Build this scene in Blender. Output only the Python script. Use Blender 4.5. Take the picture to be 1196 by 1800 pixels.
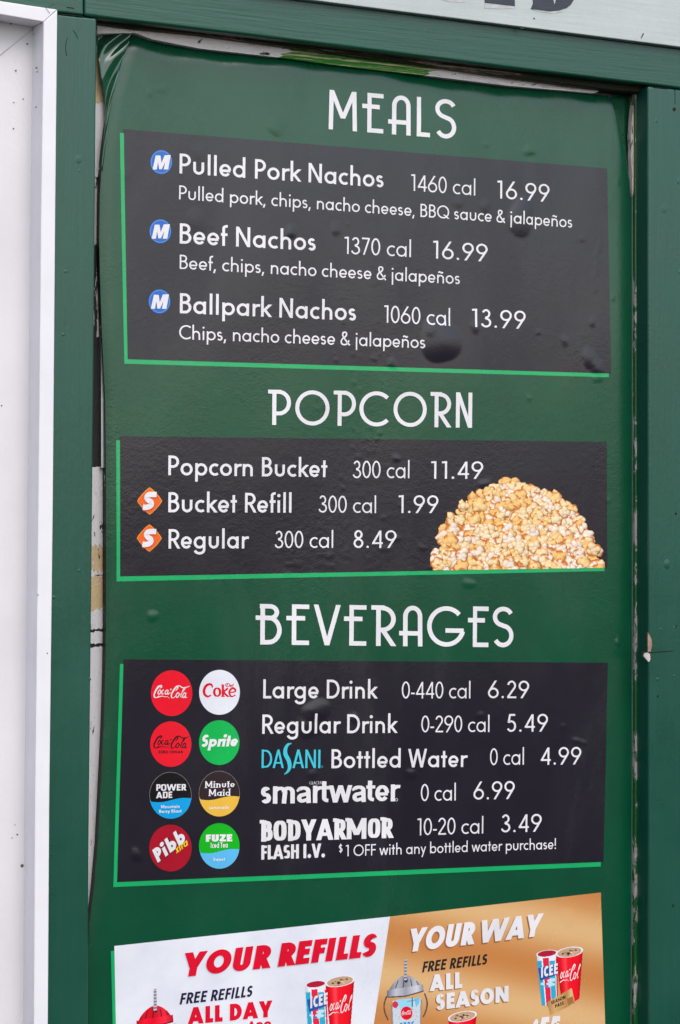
import bpy, math, random
import numpy as np
from mathutils import Matrix, Vector
R_ = math.radians
for o in list(bpy.data.objects): bpy.data.objects.remove(o)
scene = bpy.context.scene
COL = scene.collection
rng = random.Random(7)

# ------------------------------------------------------------------ camera
FPX = 3800.0                      # focal length in photo pixels (photo 1196 x 1800)
YAW, PITCH, ROLL, DIST = R_(27.7), R_(-1.66), 0.0085, 3.2
Fv = np.array([math.sin(YAW)*math.cos(PITCH), math.cos(YAW)*math.cos(PITCH), math.sin(PITCH)])
R0 = np.array([math.cos(YAW), -math.sin(YAW), 0.0])
U0 = np.cross(R0, Fv)
Rv = R0*math.cos(ROLL)+U0*math.sin(ROLL)
Uv = -R0*math.sin(ROLL)+U0*math.cos(ROLL)
CP = -DIST*Fv
cam_d = bpy.data.cameras.new('camera'); cam = bpy.data.objects.new('camera', cam_d); COL.objects.link(cam)
cam.matrix_world = Matrix(((Rv[0], Uv[0], -Fv[0], CP[0]), (Rv[1], Uv[1], -Fv[1], CP[1]), (Rv[2], Uv[2], -Fv[2], CP[2]), (0, 0, 0, 1)))
cam_d.sensor_fit = 'VERTICAL'; cam_d.sensor_height = 36; cam_d.sensor_width = 36
cam_d.lens = FPX*36/1800; cam_d.clip_start = 0.05; cam_d.clip_end = 2000
scene.camera = cam

# ------------------------------------------------------------------ sky, sun, exposure (overcast)
SUN_EL, SUN_AZ = R_(47), R_(177)         # azimuth measured clockwise from +Y
world = bpy.data.worlds.new('World'); scene.world = world; world.use_nodes = True
wn, wl = world.node_tree.nodes, world.node_tree.links
wn.clear()
sky = wn.new('ShaderNodeTexSky'); sky.sky_type = 'NISHITA'; sky.sun_disc = False
sky.sun_elevation = SUN_EL; sky.sun_rotation = SUN_AZ; sky.dust_density = 1.8; sky.air_density = 1.0; sky.ozone_density = 1.0
hs = wn.new('ShaderNodeHueSaturation'); hs.inputs['Saturation'].default_value = 0.67     # cloud cover greys the blue
bg = wn.new('ShaderNodeBackground'); bg.inputs['Strength'].default_value = 0.15
wo = wn.new('ShaderNodeOutputWorld')
wl.new(sky.outputs[0], hs.inputs['Color']); wl.new(hs.outputs[0], bg.inputs['Color']); wl.new(bg.outputs[0], wo.inputs[0])
sun_d = bpy.data.lights.new('sun', 'SUN'); sun_d.energy = 0.85; sun_d.angle = R_(45); sun_d.color = (1, .925, .85)
sun = bpy.data.objects.new('sun', sun_d); COL.objects.link(sun)
sdir = Vector((math.sin(SUN_AZ)*math.cos(SUN_EL), math.cos(SUN_AZ)*math.cos(SUN_EL), math.sin(SUN_EL)))
sun.rotation_euler = sdir.to_track_quat('Z', 'Y').to_euler()
vs = scene.view_settings
vs.view_transform = 'Standard'; vs.look = 'None'; vs.gamma = 1; vs.use_curve_mapping = False
vs.exposure = 0.57

# ------------------------------------------------------------------ mapping between the photo's pixels and real planes
def P(px, py, d=0.0):
    """point on the upright plane y = -d seen at a photo pixel (arrays allowed)"""
    px = np.asarray(px, float); py = np.asarray(py, float); d = np.asarray(d, float)
    a = ((px-598)/FPX)[..., None]; b = (-(py-900)/FPX)[..., None]
    ray = Fv + a*Rv + b*Uv
    t = (-d-CP[1])/ray[..., 1]
    return CP + ray*t[..., None]
def proj(p):
    v = np.asarray(p, float)-CP
    z = v@Fv
    return 598+FPX*(v@Rv)/z, 900-FPX*(v@Uv)/z

# ------------------------------------------------------------------ object helpers
def link(o): COL.objects.link(o); return o
def tag(o, label=None, cat=None, group=None, kind=None):
    if label: o['label'] = label
    if cat: o['category'] = cat
    if group: o['group'] = group
    if kind: o['kind'] = kind
    return o
def empty(name, loc):
    o = bpy.data.objects.new(name, None); o.location = loc; o.empty_display_size = .05
    return link(o)
def obj(name, verts, faces, mat, parent=None, smooth=False):
    me = bpy.data.meshes.new(name)
    me.from_pydata([tuple(map(float, v)) for v in verts], [], [tuple(map(int, f)) for f in faces])
    if smooth: me.polygons.foreach_set('use_smooth', [True]*len(me.polygons))
    me.update()
    if isinstance(mat, (list, tuple)):
        for m in mat: me.materials.append(m)
    else: me.materials.append(mat)
    o = link(bpy.data.objects.new(name, me))
    if parent is not None:
        o.parent = parent
        root = parent
        wl_ = Vector((0, 0, 0))
        while root is not None:
            wl_ += root.location; root = root.parent
        me.transform(Matrix.Translation(-wl_))
    return o
class MB:
    def __init__(s): s.v = []; s.f = []
    def add(s, verts, faces):
        n = len(s.v); s.v += [tuple(map(float, v)) for v in verts]; s.f += [tuple(i+n for i in f) for f in faces]
    def prism(s, poly, d_front, d_back):
        """polygon given in photo pixels on plane y=-d_front, extruded straight back to y=-d_back"""
        a = P([p[0] for p in poly], [p[1] for p in poly], d_front); b = a.copy(); b[:, 1] = -d_back
        n = len(poly)
        s.add(list(a)+list(b), [tuple(range(n)), tuple(range(2*n-1, n-1, -1))]+[(i, i+n, (i+1) % n+n, (i+1) % n) for i in range(n)])
    def box(s, x0, x1, y0, y1, z0, z1):
        s.add([(x, y, z) for x in (x0, x1) for y in (y0, y1) for z in (z0, z1)],
              [(0, 1, 3, 2), (4, 6, 7, 5), (0, 4, 5, 1), (2, 3, 7, 6), (0, 2, 6, 4), (1, 5, 7, 3)])
    def build(s, name, mat, parent=None, smooth=False, bevel=0):
        o = obj(name, s.v, s.f, mat, parent, smooth)
        if bevel:
            m = o.modifiers.new('bevel', 'BEVEL'); m.width = bevel; m.segments = 3; m.limit_method = 'ANGLE'
            o.data.polygons.foreach_set('use_smooth', [True]*len(o.data.polygons))
            w = o.modifiers.new('wn', 'WEIGHTED_NORMAL'); w.keep_sharp = False
        return o

# ------------------------------------------------------------------ materials
def lin(c):
    c = np.asarray(c, float)/255
    return np.where(c <= .04045, c/12.92, ((c+.055)/1.055)**2.4)
class NT:
    def __init__(s, name):
        s.m = bpy.data.materials.new(name); s.m.use_nodes = True
        s.n = s.m.node_tree.nodes; s.l = s.m.node_tree.links
        s.b = s.n['Principled BSDF']
        s.co = s.n.new('ShaderNodeTexCoord').outputs['Object']
    def mapping(s, scale, rot=(0, 0, 0), loc=(0, 0, 0)):
        g = s.n.new('ShaderNodeNewGeometry'); k = s.n.new('ShaderNodeMapping')
        k.inputs['Scale'].default_value = scale; k.inputs['Rotation'].default_value = rot; k.inputs['Location'].default_value = loc
        s.l.new(g.outputs['Position'], k.inputs['Vector']); return k.outputs[0]
    def noise(s, vec, scale, detail=4, rough=.55, dist=0):
        k = s.n.new('ShaderNodeTexNoise'); k.inputs['Scale'].default_value = scale; k.inputs['Detail'].default_value = detail
        k.inputs['Roughness'].default_value = rough; k.inputs['Distortion'].default_value = dist
        s.l.new(vec, k.inputs['Vector']); return k.outputs['Fac']
    def ramp(s, fac, stops, const=False):
        k = s.n.new('ShaderNodeValToRGB'); e = k.color_ramp.elements
        if const: k.color_ramp.interpolation = 'CONSTANT'
        while len(e) < len(stops): e.new(.5)
        for i, (p, c) in enumerate(stops):
            e[i].position = p; e[i].color = (*c, 1) if not isinstance(c, float) else (c, c, c, 1)
        s.l.new(fac, k.inputs[0]); return k.outputs[0]
    def mix(s, fac, a, b):
        k = s.n.new('ShaderNodeMix'); k.data_type = 'RGBA'
        for sock, v in ((k.inputs[0], fac), (k.inputs[6], a), (k.inputs[7], b)):
            if isinstance(v, (int, float)): sock.default_value = v
            elif isinstance(v, tuple): sock.default_value = (*v, 1)
            else: s.l.new(v, sock)
        return k.outputs[2]
    def mul(s, a, b):
        k = s.n.new('ShaderNodeMath'); k.operation = 'MULTIPLY'
        for i, v in enumerate((a, b)):
            if isinstance(v, (int, float)): k.inputs[i].default_value = v
            else: s.l.new(v, k.inputs[i])
        return k.outputs[0]
    def addv(s, a, b):
        k = s.n.new('ShaderNodeMath'); k.operation = 'ADD'
        for i, v in enumerate((a, b)):
            if isinstance(v, (int, float)): k.inputs[i].default_value = v
            else: s.l.new(v, k.inputs[i])
        return k.outputs[0]
    def color(s, c):
        if isinstance(c, tuple): s.b.inputs['Base Color'].default_value = (*c, 1)
        else: s.l.new(c, s.b.inputs['Base Color'])
    def rough(s, r):
        if isinstance(r, float): s.b.inputs['Roughness'].default_value = r
        else: s.l.new(r, s.b.inputs['Roughness'])
    def bump(s, h, strength, dist):
        k = s.n.new('ShaderNodeBump'); k.inputs['Strength'].default_value = strength; k.inputs['Distance'].default_value = dist
        s.l.new(h, k.inputs['Height']); s.l.new(k.outputs[0], s.b.inputs['Normal'])

def vinyl(name, col, attr=False, rough=.235, spec=.62):
    t = NT(name)
    p = t.mapping((1, 1, 1))
    if attr:
        k = t.n.new('ShaderNodeAttribute'); k.attribute_name = 'Col'; t.color(k.outputs['Color'])
    else:
        v = t.noise(p, 9, 5, .6)
        c = np.array(col)
        t.color(t.ramp(v, [(.3, tuple(c*.9)), (.7, tuple(np.minimum(c*1.1, .9)))]))
    # embossed laminate skin: orange peel plus a coarse waviness
    fine = t.noise(p, 330, 2, .5); wide = t.noise(p, 115, 3, .6)
    patchy = t.ramp(t.noise(p, 7, 4, .6), [(.36, .25), (.64, 1.0)])
    t.bump(t.mul(t.addv(t.mul(fine, .5), t.mul(wide, .9)), patchy), .36, .0007)
    smudge = t.noise(t.mapping((1, 1, .45), rot=(0, .5, 0)), 5, 7, .68, .6)
    t.rough(t.ramp(smudge, [(.34, rough-.06), (.52, rough), (.66, rough+.10)]))
    t.b.inputs['Specular IOR Level'].default_value = spec
    return t.m
def paint(name, col, grain='z', rough=.42, wear=None, grainamt=1.0):
    t = NT(name)
    sc = {'z': (60, 60, 2.2), 'x': (2.2, 60, 60)}[grain]
    g = t.noise(t.mapping(sc), 1.0*4, 5, .6); p = t.mapping((1, 1, 1))
    f = t.noise(p, 130, 3, .6); v = t.noise(p, 5, 6, .65)
    c = np.array(col)
    base = t.mix(.38, t.ramp(v, [(.28, tuple(c*.82)), (.72, tuple(np.minimum(c*1.16, .9)))]), t.ramp(g, [(.3, tuple(c*.86)), (.7, tuple(np.minimum(c*1.12, .9)))]))
    if wear:
        sp = t.noise(t.mapping((1, 1, .35)), 38, 7, .75)
        base = t.mix(t.ramp(sp, [(wear, 0.0), (wear+.015, 1.0)]), base, (.42, .36, .33))
    t.color(base)
    t.bump(t.addv(t.mul(g, 1.0*grainamt), t.mul(f, .35)), .5, .0012)
    t.rough(t.ramp(v, [(.3, rough-.05), (.7, rough+.08)])); t.b.inputs['Specular IOR Level'].default_value = .62
    return t.m
def plain(name, col, rough=.5, metal=0.0, nscale=60, var=.12, bump=.0):
    t = NT(name); p = t.mapping((1, 1, 1)); v = t.noise(p, nscale, 5, .6); c = np.array(col)
    t.color(t.ramp(v, [(.3, tuple(c*(1-var))), (.7, tuple(np.minimum(c*(1+var), .95)))]))
    t.rough(rough); t.b.inputs['Metallic'].default_value = metal
    if bump: t.bump(v, .5, bump)
    return t.m
def chipped(name, stops, stretch=(1, 1, .3), scale=60, rough=.6, loc=(0, 0, 0), dist=.4):
    """layers of old paint that have flaked down to one another"""
    t = NT(name); v = t.noise(t.mapping(stretch, loc=loc), scale, 7, .72, dist)
    fine = t.noise(t.mapping((1, 1, 1)), 220, 3, .6)
    t.color(t.ramp(v, stops, True)); t.rough(rough)
    t.b.inputs['Specular IOR Level'].default_value = .25
    t.bump(t.addv(v, t.mul(fine, .3)), .7, .0018)
    return t.m

GREEN = (.0004, .066, .028); DARK = (.0112, .0088, .0165); ACC = (.006, .40, .125); WHITE = (.80, .78, .80)
M = {}
M['green'] = vinyl('menu_green', GREEN)
M['dark'] = vinyl('menu_charcoal', DARK)
M['accent'] = vinyl('menu_bright_green', ACC)
M['white'] = vinyl('print_white', WHITE)
M['attr'] = vinyl('print_picture', None, attr=True)
def ink(rgb, _c={}):
    k = tuple(rgb)
    if k not in _c: _c[k] = vinyl('ink', tuple(lin(rgb)))
    return _c[k]
M['flap'] = plain('lifted_laminate', (.004, .07, .032), .12, 0, 30, .1); M['flap'].node_tree.nodes['Principled BSDF'].inputs['Specular IOR Level'].default_value = .9
M['frame_z'] = paint('green_paint_upright', (.005, .074, .046), 'z', .30)
M['frame_x'] = paint('green_paint_rail', (.005, .075, .044), 'x', .30)
M['frame_shade_drip'] = paint('green_shade_and_drip_paint', (.002, .032, .008), 'z', .4)  # frame green darkened for the right return's shade; also colours specks and drips
M['under'] = paint('dark_green_underside', (.012, .060, .026), 'x', .35, wear=.60)
M['bead'] = paint('chipped_green_bead', (.012, .10, .020), 'z', .28, wear=.545)
M['white_paint'] = plain('white_gloss_paint', (.82, .80, .83), .36, 0, 14, .03, .0004)
M['cream'] = paint('cream_sign_paint', (.50, .55, .53), 'x', .5, grainamt=.6)
M['wall'] = plain('old_wall_paint', (.10, .09, .085), .7)
M['crack'] = plain('dark_crack', (.006, .007, .006), .9)
M['metal'] = plain('dull_aluminium', (.55, .57, .6), .3, .9)
M['glue'] = plain('clear_edge', (.10, .17, .15), .15)
WP, BK, TN, GN = (.58, .56, .58), (.012, .011, .011), (.50, .37, .22), (.03, .16, .02)
M['chip_white'] = chipped('flaking_white_paint', [(0, BK), (.40, WP), (.62, (.50, .47, .45)), (.635, WP)], scale=75)
M['chip_mixed'] = chipped('mostly_lost_white_paint', [(0, BK), (.50, (.46, .43, .41)), (.62, (.36, .33, .31))], stretch=(1, 1, .22), scale=48)
M['chip_black'] = chipped('bare_black_board', [(0, BK), (.66, WP)], scale=60, rough=.5)
M['chip_tan'] = chipped('bare_tan_wood', [(0, (.03, .02, .012)), (.38, TN), (.56, (.42, .30, .17)), (.62, WP)], scale=60)
M['chip_top'] = chipped('layered_flaking_paint', [(0, GN), (.36, (.62, .52, .36)), (.41, (.02, .02, .015)), (.43, (.80, .70, .67)), (.49, (.90, .88, .89)), (.60, (.04, .035, .03)), (.615, (.66, .52, .46)), (.66, (.03, .20, .02))], stretch=(.10, 1, 3.4), scale=26)
M['edge_black'] = chipped('black_board_edge', [(0, BK), (.655, (.5, .5, .53))], stretch=(1, 1, .5), scale=38, rough=.5)
M['ground'] = plain('asphalt', (.022, .022, .023), .95, 0, 3, .25)

# ------------------------------------------------------------------ the setting
MBg = MB(); MBg.add([(-400, -800, -1.62), (400, -800, -1.62), (400, 6, -1.62), (-400, 6, -1.62)], [(0, 1, 2, 3)])
tag(MBg.build('ground', M['ground']), kind='structure')

# ------------------------------------------------------------------ shape of the vinyl sheet
def ip(tab, t):
    a = np.array(tab, float); return np.interp(t, a[:, 0], a[:, 1])
# sheet outline, in photo pixels on the sheet's plane: left edge x(y), right edge x(y), top edge y(x)
XL = [(40, 236), (60, 234), (85, 224), (110, 214), (140, 206), (170, 198), (200, 193), (230, 188), (260, 184), (290, 181), (340, 178), (420, 177), (480, 178), (600, 182), (700, 187), (800, 188), (1100, 188), (1180, 187), (1280, 184), (1360, 180), (1480, 174), (1560, 167), (1625, 159), (1700, 155), (1900, 154)]
XR = [(100, 1072), (170, 1074), (210, 1085), (260, 1097), (320, 1107), (380, 1111.5), (1100, 1112), (1400, 1110.5), (1900, 1108)]
YT = [(150, 57), (234, 57), (265, 68), (350, 84), (500, 101), (596, 114), (746, 131.5), (897, 150), (1012, 160), (1080, 168), (1130, 174)]
BUB = [(774, 598, 33, 44, 5.2), (757, 575, 15, 18, 1.3), (915, 382, 24, 35, 4.4), (1036, 630, 13, 17, 2.4), (1049, 646, 12, 15, 2.2), (484, 224, 17, 18, 1.5), (932, 264, 14, 13, 1.7), (856, 253, 9, 9, .7),
       (752, 214, 46, 30, 1.0), (511, 408, 10, 15, 1.8), (590, 403, 11, 13, 1.0), (853, 362, 11, 13, 1.4), (806, 356, 12, 12, .8), (345, 388, 22, 24, 1.0), (992, 599, 8, 11, 1.0), (1041, 566, 5, 10, 1.1), (835, 575, 10, 12, 1.2),
       (1024, 419, 8, 9, .7), (1078, 523, 4, 7, .8), (690, 640, 10, 8, .9), (689, 633, 5, 5, .8), (946, 584, 7, 6, .5),
       (556, 1249, 26, 20, 3.6), (542, 1277, 22, 24, 1.9), (622, 1262, 12, 11, 1.4), (549, 1361, 9, 11, 1.0), (722, 1360, 11, 10, 1.5), (845, 1257, 9, 7, .9), (1013, 1302, 9, 7, 1.2), (1025, 1306, 7, 6, 1.0), (990, 1277, 7, 6, .7),
       (239, 1502, 11, 14, 1.7), (268, 1083, 12, 10, 1.5), (1087, 1130, 6, 8, 1.3), (824, 1026, 13, 10, 1.2), (352, 268, 16, 20, .6), (263, 163, 7, 9, .6), (285, 155, 14, 10, .5), (998, 1612, 17, 18, 1.1),
       (851, 851, 12, 9, 1.3), (1052, 665, 11, 9, 1.1), (697, 806, 8, 7, .9), (1085, 320, 7, 8, .5), (930, 700, 6, 6, .5), (1070, 880, 5, 8, .5), (600, 205, 8, 8, .5), (220, 305, 12, 16, .35)]
r2 = random.Random(3)
for i in range(340):                    # a trail of small trapped specks running down the middle
    y = r2.uniform(175, 1010); x = 640 - (y-200)*.03 + r2.gauss(0, 46)
    q = r2.uniform(1.6, 5.2); BUB.append((x, y, q, q*r2.uniform(.9, 1.7), q*.055*r2.uniform(.4, 1.5)))
for i in range(60):
    y = r2.uniform(930, 1010); x = r2.uniform(470, 780); q = r2.uniform(2, 8); BUB.append((x, y, q*1.5, q, q*.06*r2.uniform(.3, 1.2)))
for i in range(170):                    # dust nibs anywhere
    q = r2.uniform(1.2, 2.8); BUB.append((r2.uniform(190, 1105), r2.uniform(110, 1790), q, q, q*.10))
for i in range(14):                     # ripple that runs down beside the right edge of the first panel
    BUB.append((1052-i*.6+r2.uniform(-3, 3), 425+i*6.5, 4, 8, .45))
    BUB.append((1074+r2.uniform(-3, 3), 215+i*12, 3, 10, .35))
BA = np.array(BUB)
XG, YG = np.arange(130, 1150, 1.5), np.arange(40, 1860, 1.5)
_H = np.zeros((len(YG), len(XG)))
for bx, by, rx, ry, h in BA:
    i0, i1 = np.searchsorted(XG, [bx-rx*1.25, bx+rx*1.25]); j0, j1 = np.searchsorted(YG, [by-ry*1.25, by+ry*1.25])
    if i1 <= i0 or j1 <= j0: continue
    X_, Y_ = np.meshgrid(XG[i0:i1], YG[j0:j1])
    an = np.arctan2((Y_-by)/ry, (X_-bx)/rx); wob = 1+.10*np.sin(2*an+bx)+.07*np.sin(3*an+by)
    d2 = (((X_-bx)/rx)**2+((Y_-by)/ry)**2)/wob**2
    _H[j0:j1, i0:i1] += .58*h*np.clip(1-d2, 0, 1)**(1.0 if h > 2 else 1.3)
XX, YY = np.meshgrid(XG, YG)
_H += .55*np.sin(XX/83+YY/210)+.5*np.sin(XX/190-YY/131+1)+.18*np.sin(XX/37+YY/61)
de = XX-np.array([ip(XL, y) for y in YG])[:, None]
_H -= 3.5*np.clip(1-de/22, 0, 1.3)**2                      # edges roll back
_H -= .4*np.clip(1-(np.array([ip(XR, y) for y in YG])[:, None]-XX)/8, 0, 1.3)**2
dt = YY-ip(YT, XX)+1+5*np.sin(XX/83+.6)+3*np.sin(XX/31+2)*np.sin(XX/140)+1.2*np.sin(XX/13)
_H -= 7.5*np.clip(1-dt/30, 0, 1.6)**2
_H /= 1000.
def H(px, py):
    fx = np.clip((np.asarray(px)-XG[0])/1.5, 0, len(XG)-1.001); fy = np.clip((np.asarray(py)-YG[0])/1.5, 0, len(YG)-1.001)
    i = fx.astype(int); j = fy.astype(int); a = fx-i; b = fy-j
    return (_H[j, i]*(1-a)+_H[j, i+1]*a)*(1-b)+(_H[j+1, i]*(1-a)+_H[j+1, i+1]*a)*b
STEP = .00028
def S(px, py, layer=0.0):
    """point on the sheet's surface (with its bubbles) `layer` print layers above it"""
    p = P(px, py, 0.0); p[..., 1] = -(H(px, py)+np.asarray(layer)*STEP); return p
def grid(name, X, Y, layer, mat, parent):
    h, w = X.shape; v = S(X, Y, layer).reshape(-1, 3)
    f = [(j*w+i, j*w+i+1, (j+1)*w+i+1, (j+1)*w+i) for j in range(h-1) for i in range(w-1)]
    return obj(name, v, f, mat, parent, True)
def quad_grid(name, c, layer, mat, parent, step=3.0):
    """c = TL TR BR BL in photo pixels"""
    c = np.array(c, float)
    nu = int(max(abs(c[1]-c[0]))/step)+2; nv = int(max(abs(c[3]-c[0]))/step)+2
    u, v = np.meshgrid(np.linspace(0, 1, nu), np.linspace(0, 1, nv)); u = u[..., None]; v = v[..., None]
    Q = (c[0]*(1-u)+c[1]*u)*(1-v)+(c[3]*(1-u)+c[2]*u)*v
    return grid(name, Q[..., 0], Q[..., 1], layer, mat, parent)

# ------------------------------------------------------------------ stroke lettering
SQ = [2.0]; OW = [.96]
def A(cx, cy, rx, ry, a0, a1):
    n = max(4, int(abs(a1-a0)/11)); t = np.radians(np.linspace(a0, a1, n+1)); e = 2/SQ[0]
    c, s = np.cos(t), np.sin(t)
    return [(cx+rx*math.copysign(abs(x)**e, x), cy+ry*math.copysign(abs(y)**e, y)) for x, y in zip(c, s)]
def CR(pts, n=6):
    p = [np.array(q, float) for q in pts]; p = [2*p[0]-p[1]]+p+[2*p[-1]-p[-2]]; out = []
    for i in range(1, len(p)-2):
        for t in np.linspace(0, 1, n, endpoint=False):
            out.append(tuple(.5*((2*p[i])+(p[i+1]-p[i-1])*t+(2*p[i-1]-5*p[i]+4*p[i+1]-p[i+2])*t*t+(3*p[i]-p[i-1]-3*p[i+1]+p[i+2])*t**3)))
    return out+[tuple(p[-2])]
def LN(*c): return ('l', [(c[i], c[i+1]) for i in range(0, len(c), 2)])
def CV(p): return ('c', p)
def DOT(x, y, r): return ('d', (x, y, r))
def sshape(w, h, s, k=.0):
    r1 = (h-2*s)*.24; r2_ = (h-2*s)*.26
    return A(w/2-.01, h-s-r1, (w/2-s)*.92, r1, 28, 262)+A(w/2, s+r2_, w/2-s, r2_, 82, -152)
XH, ASC, DSC = .63, 1.05, -.31
def glyph(ch, s):
    """-> width, left and right bearing, strokes; cap height 1, s = half the stroke"""
    X = XH; st, rd, dg = .085, .045, .012; k_ = max(0, s-.06)
    e = lambda cx, cy, rx, ry: CV(A(cx, cy, rx-s, ry-s, 0, 360))
    def bowl(x0, w, t, b):
        r = (t-b)/2; q = min(r, w-x0-s); return A(w-s-q, (t+b)/2, q, r, 90, -90)
    arch = lambda w, h=X: [(s, h-.27)]+A(w/2, h-.27, w/2-s, .27-s, 180, 0)+[(w-s, 0)]
    if ch == 'a': return .60, rd, st, [e(.30, X/2, .30, X/2), LN(.60-s, 0, .60-s, X)]
    if ch == 'α':
        w = .54; return w, .06, .05, [CV([(s*1.0, X*.70)]+A(w/2-.02, X-.21, w/2-s, .21-s, 165, 0)+[(w-s, 0)]), CV([(w-s, X*.56)]+A(.21, X*.30, .21-s, X*.30-s, 90, 270)+[(w-s, X*.22)])]
    if ch == 'b': return .60, st, rd, [e(.30, X/2, .30, X/2), LN(s, 0, s, ASC)]
    if ch == 'c': return .47, rd, .04, [CV(A(.30, X/2, .30-s, X/2-s, 52, 308))]
    if ch == 'd': return .60, rd, st, [e(.30, X/2, .30, X/2), LN(.60-s, 0, .60-s, ASC)]
    if ch == 'e': return .56, rd, rd, [CV(A(.28, X/2, .28-s, X/2-s, 0, 322)), LN(s*1.4, X/2-s*.4, .56-s*.55, X/2-s*.4)]
    if ch == 'f': return .34, .03, -.01, [CV([(.13, 0), (.13, ASC-.17)]+A(.30, ASC-.17, .17, .17-s, 180, 84)), LN(0, X-s, .31, X-s)]
    if ch == 'g':
        w = .60; return w, rd, st, [e(.30, X/2, .30, X/2), CV([(w-s, X), (w-s, -.06)]+A(w/2, -.06, w/2-s, .25-s, 0, -168))]
    if ch == 'h': return .52, st, st, [LN(s, 0, s, ASC), CV(arch(.52))]
    if ch == 'i': return 2*s, st, st, [LN(s, 0, s, X), DOT(s, X+.24, s*1.3)]
    if ch == 'j': return 2*s, st, st, [LN(s, DSC, s, X), DOT(s, X+.24, s*1.3)]
    if ch == 'k': return .50, st, dg, [LN(s, 0, s, ASC), LN(s, .24, .45, X), LN(.17, .36, .46, 0)]
    if ch == 'l': return 2*s, st, st, [LN(s, 0, s, ASC)]
    if ch == 'm':
        w = .84; h = w/2+s/2; return w, st, st, [LN(s, 0, s, X), CV([(s, X-.25)]+A((s+h-s)/2+s/2, X-.25, (h-s-s)/2+s/2, .25-s, 180, 0)+[(h-s/2, 0)]), CV([(h-s/2, X-.25)]+A((h-s/2+w-s)/2, X-.25, (w-s-h+s/2)/2, .25-s, 180, 0)+[(w-s, 0)])]
    if ch == 'n': return .52, st, st, [LN(s, 0, s, X), CV(arch(.52))]
    if ch == 'ñ': return .52, st, st, [LN(s, 0, s, X), CV(arch(.52)), CV(CR([(.09, X+.15), (.17, X+.22), (.26, X+.18), (.35, X+.14), (.43, X+.21)]))]
    if ch == 'o': return .60, rd, rd, [e(.30, X/2, .30, X/2)]
    if ch == 'p': return .60, st, rd, [e(.30, X/2, .30, X/2), LN(s, DSC, s, X)]
    if ch == 'r': return .33, st, .0, [LN(s, 0, s, X), CV([(s, X-.27)]+A(s+.23, X-.27, .23, .27-s, 180, 72))]
    if ch == 's': return .38, .05, .05, [CV(sshape(.38, X, s))]
    if ch == 't': return .32, .03, .03, [LN(.16, 0, .16, .88), LN(0, X-s, .32, X-s)]
    if ch == 'τ': return .36, .02, .02, [CV([(.15, .86), (.15, .2)]+A(.33, .2, .18, .2-s, 180, 265)), LN(0, X-s, .36, X-s)]
    if ch == 'u': return .52, st, st, [CV([(s, X), (s, .26)]+A(.26, .26, .26-s, .26-s, 180, 360)+[(.52-s, X)])]
    if ch == 'v': return .5, dg, dg, [LN(s, X, .25, 0, .5-s, X)]
    if ch == 'w': w = .84+3.2*k_; return w, dg, dg, [LN(s, X, w*.275, 0, w/2, X, w*.725, 0, w-s, X)]
    if ch == 'x': return .46, dg, dg, [LN(s, X, .46-s, 0), LN(.46-s, X, s, 0)]
    if ch == 'y': return .52, dg, dg, [LN(s, X, .28, .06), LN(.52-s, X, .14, DSC)]
    if ch == 'A': w = .72+2.2*k_; return w, dg, dg, [LN(s*1.05, 0, w/2, 1, w-s*1.05, 0), LN(w*.24, .28, w*.76, .28)]
    if ch == 'B':
        w = .54; m = .54; return w, st, rd, [LN(s, 0, s, 1), CV([(s, 1-s)]+bowl(s, w-.05, 1-s, m)+[(s, m)]), CV([(s, m)]+bowl(s, w, m, s)+[(s, s)])]
    if ch == 'C': w = OW[0]*.80; return w, rd, .03, [CV(A(OW[0]/2, .5, OW[0]/2-s, .5-s, 48, 312))]
    if ch == 'D': w = .70*(.6+.4*OW[0]); return w, st, rd, [LN(s, 0, s, 1), CV([(s, 1-s), (w*.38, 1-s)]+A(w*.38, .5, w*.62-s, .5-s, 90, -90)+[(s, s)])]
    if ch == 'E': return .48, st, rd, [LN(s, 0, s, 1), LN(s, 1-s, .47, 1-s), LN(s, .52, .44, .52), LN(s, s, .48, s)]
    if ch == 'F': return .45, st, .02, [LN(s, 0, s, 1), LN(s, 1-s, .45, 1-s), LN(s, .50, .42, .50)]
    if ch == 'G': w = OW[0]*.9; return w, rd, .05, [CV(A(OW[0]/2, .5, OW[0]/2-s, .5-s, 42, 352)), LN(w*.55, .46, w, .46)]
    if ch == 'H': return .62, st, st, [LN(s, 0, s, 1), LN(.62-s, 0, .62-s, 1), LN(s, .52, .62-s, .52)]
    if ch == 'I': return 2*s, st, st, [LN(s, 0, s, 1)]
    if ch == 'L': return .42, st, .02, [LN(s, 0, s, 1), LN(s, s, .42, s)]
    if ch == 'M': w = .82+2.6*k_; return w, st, st, [LN(s, 0, s, 1, w/2, .20, w-s, 1, w-s, 0)]
    if ch == 'N': w = .66+1.8*k_; return w, st, st, [LN(s, 0, s, 1, w-s, 0, w-s, 1)]
    if ch == 'O': return OW[0], rd, rd, [e(OW[0]/2, .5, OW[0]/2, .5)]
    if ch == 'P': w = .53; return w, st, .03, [LN(s, 0, s, 1), CV([(s, 1-s)]+bowl(s, w, 1-s, .44)+[(s, .44)])]
    if ch == 'Q': return OW[0], rd, rd, [e(OW[0]/2, .5, OW[0]/2, .5), LN(OW[0]*.58, .30, OW[0]*.95, 0)]
    if ch == 'R': w = .56; return w, st, .02, [LN(s, 0, s, 1), CV([(s, 1-s)]+bowl(s, w-.02, 1-s, .46)+[(s, .46)]), LN(w*.46, .46, w-s*.6, 0)]
    if ch == 'S': return .50, .05, .05, [CV(sshape(.50, 1, s))]
    if ch == 'T': return .52, .02, .02, [LN(.26, 0, .26, 1), LN(0, 1-s, .52, 1-s)]
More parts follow.
